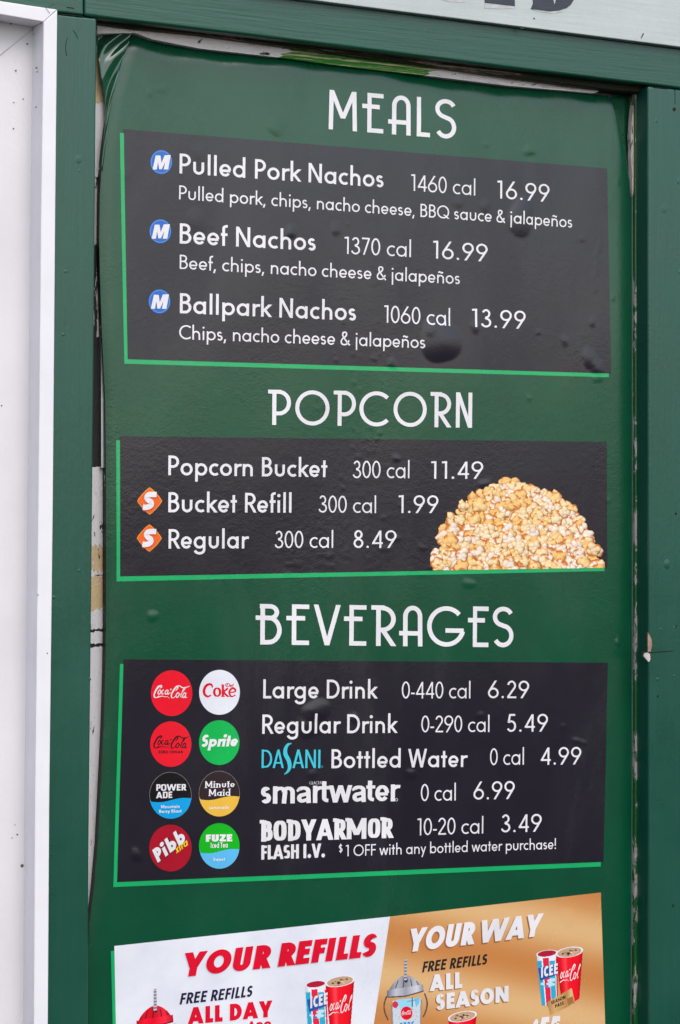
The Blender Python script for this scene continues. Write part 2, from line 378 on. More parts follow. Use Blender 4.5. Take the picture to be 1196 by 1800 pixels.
    if ch == 'U': return .60, st, st, [CV([(s, 1), (s, .32)]+A(.30, .32, .30-s, .32-s, 180, 360)+[(.60-s, 1)])]
    if ch == 'V': w = .66+2*k_; return w, dg, dg, [LN(s, 1, w/2, 0, w-s, 1)]
    if ch == 'W': w = 1.0+4.6*k_; return w, dg, dg, [LN(s*1.05, 1, w*.28, 0, w*.5, 1, w*.72, 0, w-s*1.05, 1)]
    if ch == 'X': return .6, dg, dg, [LN(s, 1, .6-s, 0), LN(.6-s, 1, s, 0)]
    if ch == 'Y': w = .64+2.4*k_; return w, dg, dg, [LN(s*1.2, 1, w/2, .36), LN(w-s*1.2, 1, w/2, .36), LN(w/2, 0, w/2, .46)]
    if ch == 'Z': return .56, .03, .03, [LN(.02, 1-s, .52, 1-s), LN(.50-s*.4, 1-s, .06+s*.4, s), LN(.03, s, .56, s)]
    if ch == '0': return .52, .04, .04, [CV(A(.26, .5, .26-s, .5-s, 0, 360))]
    if ch == '1': return .22+s, .09, .11, [LN(.22, 0, .22, 1), CV([(.22-s*.3, 1-s), (.02, 1-s-.02)])]
    if ch == '2': w = .52; return w, .04, .04, [CV(A(.26, .72, .24-s, .28-s, 170, -32)+[(.05, s)]), LN(.03, s, w, s)]
    if ch == '3': return .50, .04, .04, [CV(A(.24, .75, .21-s, .25-s, 160, -78)+[(.2, .53)]), CV([(.2, .53)]+A(.24, .265, .26-s, .265-s, 84, -165))]
    if ch == '4': return .58, .03, .03, [LN(.44, 0, .44, 1-s*.4), CV([(.43, 1-s*.9), (.05, .22+s*.5)]), LN(.02, .22+s, .57, .22+s)]
    if ch == '5': return .50, .04, .04, [CV([(.44, 1-s), (.16, 1-s), (.09, .56)]+A(.23, .32, .26-s, .32-s, 120, -150))]
    if ch in '69':
        r = .29-s; cx, cy = .29, .30; t = R_(146); q = (cx+r*math.cos(t), cy+(.30-s)*math.sin(t))
        k = [e(cx, cy, .29, .30), LN(q[0], q[1], .42, 1)]
        if ch == '9': k = [(a, [(.58-x, 1-y) for x, y in p][::-1]) for a, p in k]
        return .58, .035, .035, k
    if ch == '7': return .50, .04, .03, [LN(.03, 1-s, .50-s*.5, 1-s), LN(.44, 1-s*1.2, .14, 0)]
    if ch == '8': return .50, .04, .04, [CV(A(.25, .755, .20-s*.8, .245-s, 0, 360)), CV(A(.25, .27, .25-s, .27-s, 0, 360))]
    if ch == '.': return 2.5*s, .07, .07, [DOT(1.25*s, 1.25*s, 1.25*s)]
    if ch == ',': return 2.4*s, .05, .09, [LN(s*1.6, s*2.0, s*.2, -.17)]
    if ch == '-': return .24, .03, .03, [LN(0, .30, .24, .30)]
    if ch == '!': return 2.5*s, .08, .08, [LN(1.25*s, .30, 1.25*s, 1), DOT(1.25*s, 1.25*s, 1.3*s)]
    if ch == '$': return .48, .05, .05, [CV(sshape(.48, 1, s)), LN(.24, -.12, .24, 1.12)]
    if ch == '&': return .70, .04, .03, [CV(CR([(.68, .01), (.45, .28), (.22, .60), (.155, .78), (.20, .92), (.31, .97-s*.3), (.42, .90), (.43, .77), (.34, .63), (.15, .48), (.055, .28), (.12, .10), (.28, s), (.44, .09), (.56, .24), (.62, .38)]))]
    return .30, 0, 0, []

def stroke2d(kind, data, s, out, contrast=0.0, wf=None):
    """thicken one stroke into quads; out collects (verts, faces)"""
    if kind == 'd':
        x, y, r = data; n = 18
        out.append(([(x+r*math.cos(k*2*math.pi/n), y+r*math.sin(k*2*math.pi/n)) for k in range(n)], [tuple(range(n))])); return
    if kind == 'l' and len(data) > 2:
        for i in range(len(data)-1): stroke2d('l', [data[i], data[i+1]], s, out, contrast, wf)
        return
    p = [np.array(q, float) for q in data]
    q = [p[0]]
    for b in p[1:]:
        if np.hypot(*(b-q[-1])) > 1e-6: q.append(b)
    closed = len(q) > 6 and np.hypot(*(q[0]-q[-1])) < 1e-4
    if kind == 'l':                                   # long straight runs get extra points so that they can follow the sheet
        r = [q[0]]
        for b in q[1:]:
            n = max(1, int(np.hypot(*(b-r[-1]))/.17)); a = r[-1]
            r += [a+(b-a)*k/n for k in range(1, n+1)]
        q = r
    n = len(q); d = [(q[i+1]-q[i])/np.hypot(*(q[i+1]-q[i])) for i in range(n-1)]
    V = []
    for i in range(n):
        if closed and i in (0, n-1): a, b = d[-1], d[0]
        else: a, b = d[max(i-1, 0)], d[min(i, n-2)]
        t = a+b; t = t/max(np.hypot(*t), 1e-6); nr = np.array([-t[1], t[0]])
        c = max(.36, float(nr@np.array([-b[1], b[0]])))
        k = s if wf is None else s*wf(i/(n-1))
        if contrast: k *= (1-contrast)+contrast*abs(t[1])
        off = nr*k/c
        if kind == 'l' and not closed and i in (0, n-1):
            e_ = d[0] if i == 0 else d[-1]
            if abs(e_[1]) > .5: off = np.array([-k/abs(e_[1])*math.copysign(1, e_[1]), 0])   # flat cut
        V += [q[i]+off, q[i]-off]
    out.append(([tuple(v) for v in V], [(2*i, 2*i+2, 2*i+3, 2*i+1) for i in range(n-1)]))
def outline(text, s, track=0.0, contrast=0.0, serif=0.0, xh=None, spur=''):
    """lay a string out; returns stroke shapes and overall width, cap height 1"""
    global XH
    old = XH
    if xh: XH = xh
    out = []; x = 0.0; first = True
    for ch in text:
        w, l, r, st = glyph(ch, s)
        if ch in spur: st = st+[LN(-.075, .94, .12, .94)]
        if not first: x += l+track
        first = False
        for kind, data in st:
            loc = []
            stroke2d(kind, data, s, loc, contrast)
            if serif and kind == 'l' and len(data) >= 2:
                for (px_, py_), (qx, qy) in ((data[0], data[1]), (data[-1], data[-2])):
                    if abs(py_-qy) > .3:
                        yy = py_+(.045 if py_ < qy else -.045)
                        stroke2d('l', [(px_-s-serif, yy), (px_+s+serif, yy)], .045, loc)
            for v, f in loc: out.append(([(a+x, b) for a, b in v], f))
        x += w; endx = x; x += r
    XH = old
    return out, endx
def place(shapes, width, p0, p1, cap, layer, name, mat, parent, shear=0.0, fit=True, label=None, dx=0, dy=0):
    """set lettering on the sheet: p0-p1 = baseline ends and cap = capital height, in photo pixels"""
    a = P(p0[0]+dx, p0[1]+dy); b = P(p1[0]+dx, p1[1]+dy)
    ux = (b-a)/width
    up = P(p0[0]+dx+.0085*cap, p0[1]+dy-cap)-a
    V = []; F = []
    for k, (v, f) in enumerate(shapes):
        v = np.array(v, float); n = len(V)
        w3 = a+ux*(v[:, 0:1]+shear*v[:, 1:2]*np.linalg.norm(up)/np.linalg.norm(ux))+up*v[:, 1:2]
        qx, qy = proj(w3)
        w3[:, 1] = -(H(qx, qy)+(layer+.03*(k % 12))*STEP)
        V += list(w3); F += [tuple(i+n for i in g) for g in f]
    o = obj(name, V, F, mat, parent, True)
    if label: o['label'] = label
    return o
def text(t, p0, p1, cap, s=.052, mat=None, name='lettering', parent=None, layer=3, shear=0.0, track=0, contrast=0, serif=0, sq=2.0, ow=.96, xh=None, label=None, dx=0, dy=0, spur=''):
    SQ[0] = sq; OW[0] = ow
    sh, w = outline(t, s, track, contrast, serif, xh, spur)
    SQ[0] = 2.0; OW[0] = .96
    if shear:   # baseline ends describe the slanted word's own extent
        pass
    return place(sh, w, p0, p1, cap, layer, name, mat or M['white'], parent, shear, label=label, dx=dx, dy=dy)
def poly_fill(name, poly, layer, mat, parent):
    """small flat printed shape; poly in photo pixels, star-shaped about its centre"""
    p = np.array(poly, float); c = p.mean(0)
    v = list(S(p[:, 0], p[:, 1], layer))+[S(c[0], c[1], layer)]
    n = len(p)
    return obj(name, v, [(i, (i+1) % n, n) for i in range(n)], mat, parent, True)
def ell(cx, cy, rx, ry, n=56): return [(cx+rx*math.cos(2*math.pi*k/n), cy+ry*math.sin(2*math.pi*k/n)) for k in range(n)]
def strokes_px(name, strokes, layer, mat, parent, org, sc, shear=None):
    """strokes drawn in a local picture frame: list of (points, half width, width function); org, sc map them to photo pixels"""
    V = []; F = []
    for k, (pts, s, wf) in enumerate(strokes):
        loc = []
        stroke2d('c', CR(pts, 5) if len(pts) > 2 else pts, s, loc, wf=wf)
        for v, f in loc:
            n = len(V); v = np.array(v, float)
            v = np.stack([org[0]+v[:, 0]*sc[0]+(v[:, 1]*sc[3] if len(sc) > 3 else 0), org[1]+v[:, 1]*sc[1]+(v[:, 0]*sc[2] if len(sc) > 2 else 0)], 1)
            V += list(S(v[:, 0], v[:, 1], layer+.03*(k % 12))); F += [tuple(i+n for i in g) for g in f]
    return obj(name, V, F, mat, parent, True)

# ------------------------------------------------------------------ printed pictures (flat prints, drawn into a grid of coloured points)
class Canvas:
    def __init__(s, x0, y0, x1, y1, k=1.4):
        s.x = np.arange(x0, x1, 1/k); s.y = np.arange(y0, y1, 1/k); s.X, s.Y = np.meshgrid(s.x, s.y)
        s.c = np.zeros(s.X.shape+(3,)); s.a = np.zeros(s.X.shape, bool)
    def put(s, m, col):
        s.a |= m
        s.c[m] = col[m] if isinstance(col, np.ndarray) and col.ndim == 3 else lin(col)
    def inside(s, poly):
        m = np.zeros(s.X.shape, bool); n = len(poly)
        for i in range(n):
            (x0, y0), (x1, y1) = poly[i], poly[(i+1) % n]
            if y0 == y1: continue
            cr = ((y0 > s.Y) != (y1 > s.Y)) & (s.X < (x1-x0)*(s.Y-y0)/(y1-y0)+x0); m ^= cr
        return m
    def poly(s, poly, col): s.put(s.inside(poly), col)
    def ell(s, cx, cy, rx, ry, col): s.put(((s.X-cx)/rx)**2+((s.Y-cy)/ry)**2 < 1, col)
    def grad(s, x0, x1, stops):
        """colour across x, sRGB stops (t, rgb)"""
        t = (s.X-x0)/(x1-x0); ts = [q[0] for q in stops]
        return np.stack([np.interp(t, ts, [lin(q[1])[k] for q in stops]) for k in range(3)], -1)
    def build(s, name, layer, parent):
        h, w = s.a.shape
        keep = s.a[:-1, :-1] & s.a[1:, :-1] & s.a[:-1, 1:] & s.a[1:, 1:]
        idx = np.arange(h*w).reshape(h, w)
        F = np.stack([idx[:-1, :-1][keep], idx[:-1, 1:][keep], idx[1:, 1:][keep], idx[1:, :-1][keep]], 1)
        used, inv = np.unique(F, return_inverse=True)
        V = S(s.X.ravel()[used], s.Y.ravel()[used], layer)
        o = obj(name, V, inv.reshape(F.shape), M['attr'], parent, True)
        at = o.data.color_attributes.new('Col', 'FLOAT_COLOR', 'POINT')
        at.data.foreach_set('color', np.concatenate([s.c.reshape(-1, 3)[used], np.ones((len(used), 1))], 1).astype(np.float32).ravel())
        return o

# ------------------------------------------------------------------ backing wall, frame, cream board, white window frame
back = empty('backing_wall', (0, .10, -1.62)); tag(back, 'old painted board wall behind the menu, showing black, white and tan flaking paint in the gaps round it', 'wall')
m = MB(); m.box(-1.6, 1.7, .045, .16, -1.62, 1.9); m.build('wall_panel', M['wall'], back)
def strip(name, x0, x1, y0, y1, mat, d=-.017, back_d=-.046, parent=back):
    q = MB(); n = max(2, int((y1-y0)/60)); ys = np.linspace(y0, y1, n)
    q.prism([(x0-(y-900)*.0085, y) for y in ys]+[(x1-(y-900)*.0085, y) for y in ys[::-1]], d, back_d); return q.build(name, mat, parent)
# left-hand strip of the board, its paint worn in separate patches (photo y ranges)
jr = random.Random(2)
def jag(y, a): return [(x-(y-900)*.0085, y+jr.uniform(-a, a)) for x in (90, 155, 158, 161, 164, 167, 170, 173, 176, 179, 182, 185, 188, 330)]
bounds = [(-40, 0), (92, 4), (180, 2), (308, 7), (594, 4), (821, 1.2), (960, 6), (1006, 7), (1013, 3), (1072, 5), (1106, 2), (1110, 2), (1132, 2), (1137, 2), (1860, 0)]
edges = [jag(y, a) for y, a in bounds]
for k, mt in enumerate(('chip_top', 'chip_tan', 'chip_white', 'chip_mixed', 'chip_black', 'chip_white', 'chip_tan', 'chip_white', 'chip_tan', 'chip_white', 'chip_black', 'chip_white', 'chip_black', 'chip_white')):
    q = MB(); q.prism(edges[k]+edges[k+1][::-1], -.017+.0004*(k % 2), -.046); q.build('paint_patch', M[mt], back)
q = MB()
YE = [(172, 59), (238, 58), (268, 69), (350, 85), (500, 102), (596, 115), (746, 132.5), (897, 151), (1012, 161), (1072, 166)]
M['chip_crackle'] = chipped('crackled_white_paint', [(0, (.02, .015, .012)), (.375, (.88, .82, .81)), (.60, (.74, .64, .60)), (.64, (.9, .86, .86)), (.70, (.05, .04, .03))], stretch=(.45, 1, 1.2), scale=60, dist=1.2)
M['chip_streak'] = chipped('streaky_green_over_tan', [(0, (.75, .60, .38)), (.40, (.03, .22, .02)), (.47, (.04, .30, .03)), (.52, (.62, .50, .30)), (.545, (.03, .20, .02)), (.60, (.80, .70, .55)), (.64, (.02, .10, .015))], stretch=(.09, 1, 4.2), scale=30, dist=.2)
def cleat(x0, x1, mt, d):
    xs = sorted([x0, x1]+[x for x, y in YE if x0 < x < x1]); pts = [(x, np.interp(x, [e[0] for e in YE], [e[1] for e in YE])) for x in xs]
    c_ = MB(); ra = [(x1+q_+(26-t_*3.4), pts[-1][1]-28+t_*3.6) for t_, q_ in zip(range(0, 8), (0, 9, -3, 14, 4, 18, -2, 6))]; c_.prism([(x0-4, pts[0][1]-70), (x1+40, pts[-1][1]-70)]+ra+[(x, y) for x, y in pts[::-1]], d, -.046); c_.build('paint_patch', M[mt], back)
for x0, x1, mt, d in ((172, 300, 'chip_crackle', .0040), (300, 490, 'chip_crackle', .0036), (470, 748, 'chip_streak', .0032), (730, 945, 'chip_crackle', .0028), (930, 1045, 'chip_top', .0024)): cleat(x0, x1, mt, d)
q = MB(); q.prism([(330, -60), (1330, 58), (1330, 330), (330, 250)], -.0172, -.046); q.build('paint_patch', M['chip_white'], back)
strip('paint_patch', 1085, 1330, 60, 1860, M['chip_white'], d=-.0174)
m = MB(); m.prism([(177.5, 585), (180.5, 585), (183.5, 700), (184.0, 822), (178.5, 822), (178.5, 700)], -.0095, -.017); m.build('metal_strip', M['metal'], back)

D = .040
fr = empty('sign_frame', P(100, 1500, D)*np.array([1, 1, 0])+np.array([0, 0, -1.62])); tag(fr, 'green painted wooden frame with brush marks and worn edges around the hanging food menu', 'frame')
stile = MB(); stile.prism([(86, 22), (148, 29.5), (171, 32), (169.5, 200), (166, 620), (161, 1130), (157, 1500), (155.5, 1860), (70, 1860), (84, 500)], D, -.016)
o = stile.build('stile', M['frame_z'], fr, bevel=.0035)
rail = MB(); rail.prism([(149, -60), (149, 27.6), (172, 30.5), (400, 57.5), (598, 82), (897, 119.5), (1139, 148.5), (1330, 172), (1330, 100.5), (1196, 84), (596, 7), (440, -13), (300, -60)], D+.0006, -.016)
rail.build('rail', M['frame_x'], fr, bevel=.004)
rl = MB(); rl.prism([(-120, -60), (147.6, -60), (147.6, 27), (-120, -4)], D, -.016); rl.build('rail', M['frame_x'], fr, bevel=.003)
rs = MB(); rs.prism([(1139.5, 150.5), (1139.5, 300), (1140, 700), (1141, 1144), (1140.6, 1300), (1141.5, 1860), (1340, 1860), (1340, 174)], D, -.016); rs.build('stile', M['frame_z'], fr, bevel=.0045)
# inner bead and shade-coloured reveal plate on the right return, quirk under the rail
def vbar(name, pts, y_a, y_b, mat):
    """bar that follows the frame's inner right side; pts = (x_left, x_right, y) in photo pixels at plane y=-y_a"""
    q = MB(); q.prism([(a, y) for a, b, y in pts]+[(b, y) for a, b, y in pts[::-1]], y_a, y_b); return q.build(name, mat, fr, bevel=.0022)
vbar('bead', [(1117.6, 1128, 158), (1117.8, 1128, 300), (1117, 1127, 420), (1117.4, 1127, 800), (1117.4, 1127, 1200), (1116.4, 1126, 1500), (1115, 1125, 1860)], .0085, -.016, M['bead'])
vbar('reveal', [(1136.4, 1141, 153), (1136.8, 1141.5, 400), (1137.2, 1142, 800), (1137.8, 1143, 1200), (1138, 1143, 1860)], .0345, -.016, M['frame_shade_drip'])  # thin plate whose darker green carries the shade of the right return
M['under'] = chipped('dark_chipped_underside', [(0, (.006, .020, .004)), (.50, (.030, .016, .008)), (.585, (.34, .25, .21)), (.61, (.012, .030, .006))], stretch=(.08, 1, 3.6), scale=34, dist=.2)  # very dark green and brown with thin pale streaks
q = MB(); q.prism([(170, 40), (232, 48.5), (350, 60), (600, 94), (746, 113), (897, 135.5), (1072, 158), (1150, 166), (1150, 138), (897, 107), (600, 69), (170, 16)], .019, -.016); q.build('quirk', M['under'], fr, bevel=.003)
M['chip_splinter'] = chipped('splintered_pink_paint', [(0, (.06, .03, .02)), (.43, (.62, .52, .48)), (.55, (.50, .38, .33)), (.60, (.70, .64, .62))], stretch=(1, 1, .16), scale=110)
q = MB(); q.prism([(1113.5, 184), (1115, 200), (1115.5, 250), (1115, 305), (1113, 345), (1111.5, 332), (1111, 300), (1109.6, 275), (1110.5, 262), (1109.2, 240), (1110.4, 222), (1111.5, 205)], .003, -.006); q.build('bare_paint', M['chip_splinter'], fr)
# cracks, chips and blisters in the paint
def patch(name, poly, d, mat, parent=fr, th=.0006):
    q = MB(); q.prism(poly, d+th, d-.002); return q.build(name, mat, parent)
patch('crack', [(101, 23.6), (125, 25.6), (148, 28.2), (148, 29.6), (124, 27.2), (101, 25.0)], D, M['crack'])
patch('crack', [(118, 12.2), (131, 14.0), (131, 15.2), (118, 13.4)], D, M['crack'])
patch('crack', [(1126, 1145.4), (1150, 1145.7), (1166, 1144.8), (1186, 1143.6), (1186, 1144.6), (1166, 1146.6), (1150, 1147.4), (1126, 1147)], D, M['crack'])
patch('crack', [(1150, 152.2), (1175, 155), (1175, 155.8), (1150, 153.4)], D, M['crack'])
patch('bare_wood', [(1139.6, 1112), (1142, 1116), (1146, 1124), (1146.5, 1134), (1144, 1146), (1139.6, 1145)], D, plain('weathered_wood', (.36, .22, .17), .7, 0, 160, .35), th=.0009)
patch('bare_paint', [(1133.5, 1148), (1139, 1147), (1143, 1150), (1143.5, 1160), (1141, 1164), (1136, 1158), (1132.5, 1154)], D, plain('old_pink_paint', (.58, .49, .48), .6, 0, 200, .25), th=.0012)
def blister(cx, cy, rx, ry, h, d, mat, parent, name='paint_blister'):
    n, k = 18, 6; V = []; F = []
    for j in range(k+1):
        r = 1-j/k
        for i in range(n):
            a = 2*math.pi*i/n; p = P(cx+rx*r*math.cos(a), cy+ry*r*math.sin(a), d); p[1] -= .55*h*(1-r*r)-.0004; V.append(p)
    for j in range(k):
        for i in range(n): F.append((j*n+i, j*n+(i+1) % n, (j+1)*n+(i+1) % n, (j+1)*n+i))
    return obj(name, V, F, mat, parent, True)
for cx, cy, rx, ry, h in ((1173, 992, 5.5, 9.5, .0016), (1168, 366, 6, 9, .0007), (1193, 318, 2, 6, .0012), (1196, 478, 3, 4, .0008), (1155, 212, 3, 4, .0007), (139, 280, 6, 8, .0008), (158, 1194, 2.5, 3, .0006), (1157, 1194, 3, 3, .0012),
                          (1187, 1103, 2.4, 2.4, .0012), (1162, 1106, 1.8, 2, .0009), (1186, 1188, 2.2, 2, .001), (140, 300, 2, 2, .0006), (95, 1050, 4, 4, .0008), (140, 1003, 3, 3, .0007), (116, 477, 3, 3, .0007), (112, 588, 3, 3, .0008), (183, 13, 5, 4, .0007)):
    blister(cx, cy, rx, ry, h, D+.0004, M['frame_z'], fr)
for cx, cy, r in ((1186, 192, 2.6), (1184, 1592, 2.0), (1189, 1101, 1.5), (1189, 903, 1.6), (1157, 1224, 1.6)):
    patch('nail_hole', ell(cx, cy, r, r*1.3, 9), D, M['crack'], th=.0007)
blister(1121, 1540, 2.2, 3.0, .0015, .006, M['metal'], fr, 'nail_head')
patch('scratch', [(1187.0, 157), (1187.5, 157), (1187.6, 182), (1187.0, 182)], D, M['crack'])
for pts in (((120, 66), (117, 74), (116, 86), (118, 98)), ((129, 53), (134, 60), (137, 67))):
    V = []; F = []; loc = []
    stroke2d('c', CR(pts, 5), .35, loc)
    for v, f in loc:
        n = len(V); v = np.array(v); p = P(v[:, 0], v[:, 1], D+.0007); V += list(p); F += [tuple(i+n for i in g) for g in f]
    obj('brush_hair', V, F, M['crack'], fr)

# cream board above, with the feet of its dark painted letters
DH = .052
hd = empty('cream_sign', P(900, 70, DH)); tag(hd, 'cream painted sign board over the menu frame with the feet of dark flaking letters', 'sign')
q = MB(); q.prism([(300, -75), (440, -13.6), (596, 6.2), (1196, 82.5), (1330, 99), (1330, -120), (300, -240)], DH, -.016); q.build('board', M['cream'], hd, bevel=.0015)
navy = paint('flaking_navy_paint', (.020, .028, .045), 'x', .5); pale = plain('letter_ghost', (.50, .50, .52), .6, 0, 90, .15)
def serif_letter(name, polys, ghost):
    o = None
    for k, (pl, mt, th) in enumerate([(g, pale, .0005) for g in ghost]+[(p_, navy, .0012) for p_ in polys]):
        q = MB(); q.prism(pl, DH+th, DH-.001)
        if o is None: o = q.build(name, mt, hd)
        else: q.build('paint_remnant' if mt is pale else 'painted_stroke', mt, o)
serif_letter('letter', [[(853, -40), (905, -33), (905.5, 10.6), (880, 7.6), (853, 4.6)]], [[(771, -20), (775, -1), (790, 3), (817, 4), (818, -14)], [(853, 4.5), (905.5, 10.6), (904, 15), (880, 15.5), (852, 14.4)]])
dpoly = [(934, -36), (966, -33), (975, 8), (977, 5), (981, -20), (1012, -14), (1009, 0), (1004, 8), (996, 14), (984, 18), (968, 19.6), (948, 17.2), (934, 15.5), (938, 6)]
serif_letter('letter', [dpoly], [[(934, 15), (968, 18), (996, 12), (990, 21), (970, 24), (945, 20)]])
patch('speck', ell(939.5, 32.5, 1.3, 1.3, 9), DH, M['crack'], hd)
patch('speck', [(914, 48.6), (921, 48.4), (922, 50.2), (916, 50.4)], DH, M['frame_shade_drip'], hd)
patch('drip', [(1131, 58), (1132.6, 59), (1130, 64), (1127.5, 68), (1127.2, 66)], DH, M['frame_shade_drip'], hd)

# white framed panel at the left
DW = .068
wf = empty('white_frame', P(60, 1500, DW)*np.array([1, 1, 0])+np.array([0, 0, -1.62])); tag(wf, 'white painted frame around a recessed speckled white panel, left of the green frame', 'frame')
q = MB(); q.prism([(77, 39), (101.5, 17), (98, 360), (93.5, 900), (87.5, 1400), (84.5, 1860), (59.5, 1860), (62, 1400), (67.5, 900), (72.7, 360)], DW, -.016); q.build('jamb', M['white_paint'], wf, bevel=.0015)
q = MB(); q.prism([(-140, 1), (77, 38.6), (101.2, 16.6), (60, 10.6), (-140, -20)], DW-.0003, -.016); q.build('head_rail', M['white_paint'], wf, bevel=.0015)
t = NT('speckled_white_panel'); p = t.mapping((1, 1, 1))
vo = t.n.new('ShaderNodeTexVoronoi'); vo.inputs['Scale'].default_value = 36; t.l.new(p, vo.inputs['Vector'])
sp = t.n.new('ShaderNodeMath'); sp.operation = 'LESS_THAN'; t.l.new(vo.outputs['Distance'], sp.inputs[0])
rn = t.n.new('ShaderNodeSeparateColor'); t.l.new(vo.outputs['Color'], rn.inputs[0])
sz = t.mul(rn.outputs[0], t.mul(rn.outputs[1], t.mul(rn.outputs[2], .17))); t.l.new(sz, sp.inputs[1])
soft = t.noise(p, 4, 6, .6); w_ = t.ramp(soft, [(.3, (.70, .665, .675)), (.7, (.78, .755, .775))])
t.color(t.mix(sp.outputs[0], w_, (.12, .075, .05))); t.rough(.45); t.bump(t.noise(t.mapping((1, 1, 1)), 120, 4, .6), .3, .0008)
M['panel_white'] = t.m
q = MB(); q.prism([(-160, 20), (90, 40), (80, 500), (70, 1860), (-160, 1860)], .026, -.016); q.build('inset_panel', M['panel_white'], wf)
q = MB(); q.prism([(59.6, 49.4), (59.8, 50.6), (-60, 148), (-60, 143)], .0266, .02); q.build('seam', plain('panel_seam', (.50, .46, .46), .6), wf)
for cx, cy, r, d in ((66, 104, 1.1, .04), (65, 119, 1.3, .05), (63.5, 145, 1.3, .035), (68, 265, 1.0, .05), (66, 126, .8, .05), (64.5, 188, .8, .045), (61.5, 60, 1.4, .03), (48.5, 77, 1.4, .026), (28.5, 124, 1.3, .026), (41.5, 174, 1.0, .026), (25, 180, .9, .026), (24.5, 226, 1.1, .026),
                     (31, 1467, 1.3, .026), (48, 1438, 1.4, .03), (22, 1473, .8, .026), (50, 1540, .8, .035), (27, 1450, .7, .026), (52, 1637, .9, .03), (3.5, 713, 1.1, .026), (84, 1148, .9, .068), (67.5, 1046, .9, .068), (20, 41.5, 1.0, .055)):
    patch('dirt_speck', ell(cx, cy, r, r*1.1, 8), d, plain('dirt', (.10, .065, .05), .9) if 'dirt' not in bpy.data.materials else bpy.data.materials['dirt'], wf, .0012)
V = []; F = []
for ln_ in (((80, 13), (84, 18), (88, 24)), ((86, 13.5), (91, 9), (96, 7))):
    loc = []; stroke2d('c', CR(ln_, 4), .35, loc)
    for v, f in loc:
        n = len(V); v = np.array(v); V += list(P(v[:, 0], v[:, 1], DW+.0006)); F += [tuple(i+n for i in g) for g in f]
obj('stray_bristle', V, F, M['crack'], wf)

# ------------------------------------------------------------------ the menu sheet
sheet = empty('menu_sheet', P(640, 1790, 0)); tag(sheet, 'tall green vinyl food menu with white lettering, bubbled and lifting at its top corners', 'menu')
ys0 = np.linspace(0, 1, 640); us = np.linspace(0, 1, 400)
U_, V_ = np.meshgrid(us, ys0)
Xg = 180+U_*930
for _ in range(4):
    Yg = ip(YT, Xg)*(1-V_)+1850*V_
    Xg = ip(XL, Yg)*(1-U_)+ip(XR, Yg)*U_
grid('vinyl', Xg, Yg, 0, M['green'], sheet)
# black edge of the backer the vinyl is stuck to
def skirt(name, px, py, depth, mat, n_off=0):
    a = S(px, py, -1); b = a.copy(); b[:, 1] = depth
    n = len(a); return obj(name, list(a)+list(b), [(i, i+1, i+1+n, i+n) for i in range(n-1)], mat, sheet)
skirt('backer_edge', Xg[:, 0]+.2, Yg[:, 0], .016, M['edge_black'])
skirt('backer_edge', Xg[0, ::-1], Yg[0, ::-1]+.2, .012, M['edge_black'])
# clear edge channel down the right side
q = MB(); q.prism([(1111.6, 345), (1112.8, 345), (1113.3, 800), (1113.3, 1150), (1112.2, 1450), (1110.2, 1860), (1109.2, 1860), (1111.2, 1450), (1112.2, 1150), (1112.2, 800)], .0022, -.014)
q.build('edge_channel', M['glue'], sheet, bevel=.0006)
# lifted corner flaps of the laminate
def flap(name, rows, depth, mat):
    """rows: (y_left, x_left, y_right, x_right) ; depth(u, v) = distance behind the sheet plane in metres"""
    nu, nv = 36, 90; r = np.array(rows, float); tt = np.linspace(0, 1, len(r)); V = []
    for v in np.linspace(0, 1, nv):
        yl, xl, yr, xr = [np.interp(v, tt, r[:, k]) for k in range(4)]
        for u in np.linspace(0, 1, nu):
            x, y = xl+(xr-xl)*u, yl+(yr-yl)*u
            V.append(P(x, y, -depth(u, v)))
    return obj(name, V, [(j*nu+i, j*nu+i+1, (j+1)*nu+i+1, (j+1)*nu+i) for j in range(nv-1) for i in range(nu-1)], mat, sheet, True)
flap('corner_flap', [(62, 171, 57, 233), (80, 172, 78, 226), (105, 174, 105, 215), (140, 179, 140, 206), (175, 184, 175, 198), (215, 185, 215, 191), (255, 181, 255, 186), (300, 178, 300, 181)],
     lambda u, v: .0060*(1-u)**1.3*(1-.5*v)+.005*math.sin(u*4.2+v*11+.6)*(1-u)*(1-v)**.5+.0032*math.sin(v*23+u*7)*(1-u)**.5*u**.5*2*(1-v)+.0012, M['flap'])
flap('corner_flap', [(168, 1075, 160, 1116), (180, 1077, 176, 1115), (205, 1084, 205, 1111), (235, 1091, 235, 1107), (270, 1098.5, 270, 1105.5), (310, 1105, 310, 1107.5), (345, 1109, 345, 1111), (385, 1111, 385, 1113)],
     lambda u, v: .016*u**.8*(1-.55*v)+.003*math.sin(u*8+v*4)*u*(1-v)+.0012, M['flap'])

# charcoal panels with their bright green drop edge
PAN = [((218, 227), (1067, 296), (1074, 656.5), (225, 631.3)), ((211, 766.7), (1067, 776.7), (1068, 997.5), (211, 1013)), ((217.3, 1159), (1069, 1165), (1060, 1514.7), (206, 1550.5))]
ACQ = [((211, 233.5), (1060, 303), (1070, 663.2), (219, 639.3)), ((204.4, 774), (1060, 784), (1063.4, 1003.8), (204.8, 1022)), ((211, 1167), (1062, 1172), (1055.6, 1523), (199.5, 1559.3))]
for k in range(3):
    quad_grid('drop_edge', ACQ[k], 1, M['accent'], sheet); quad_grid('panel', PAN[k], 2, M['dark'], sheet)

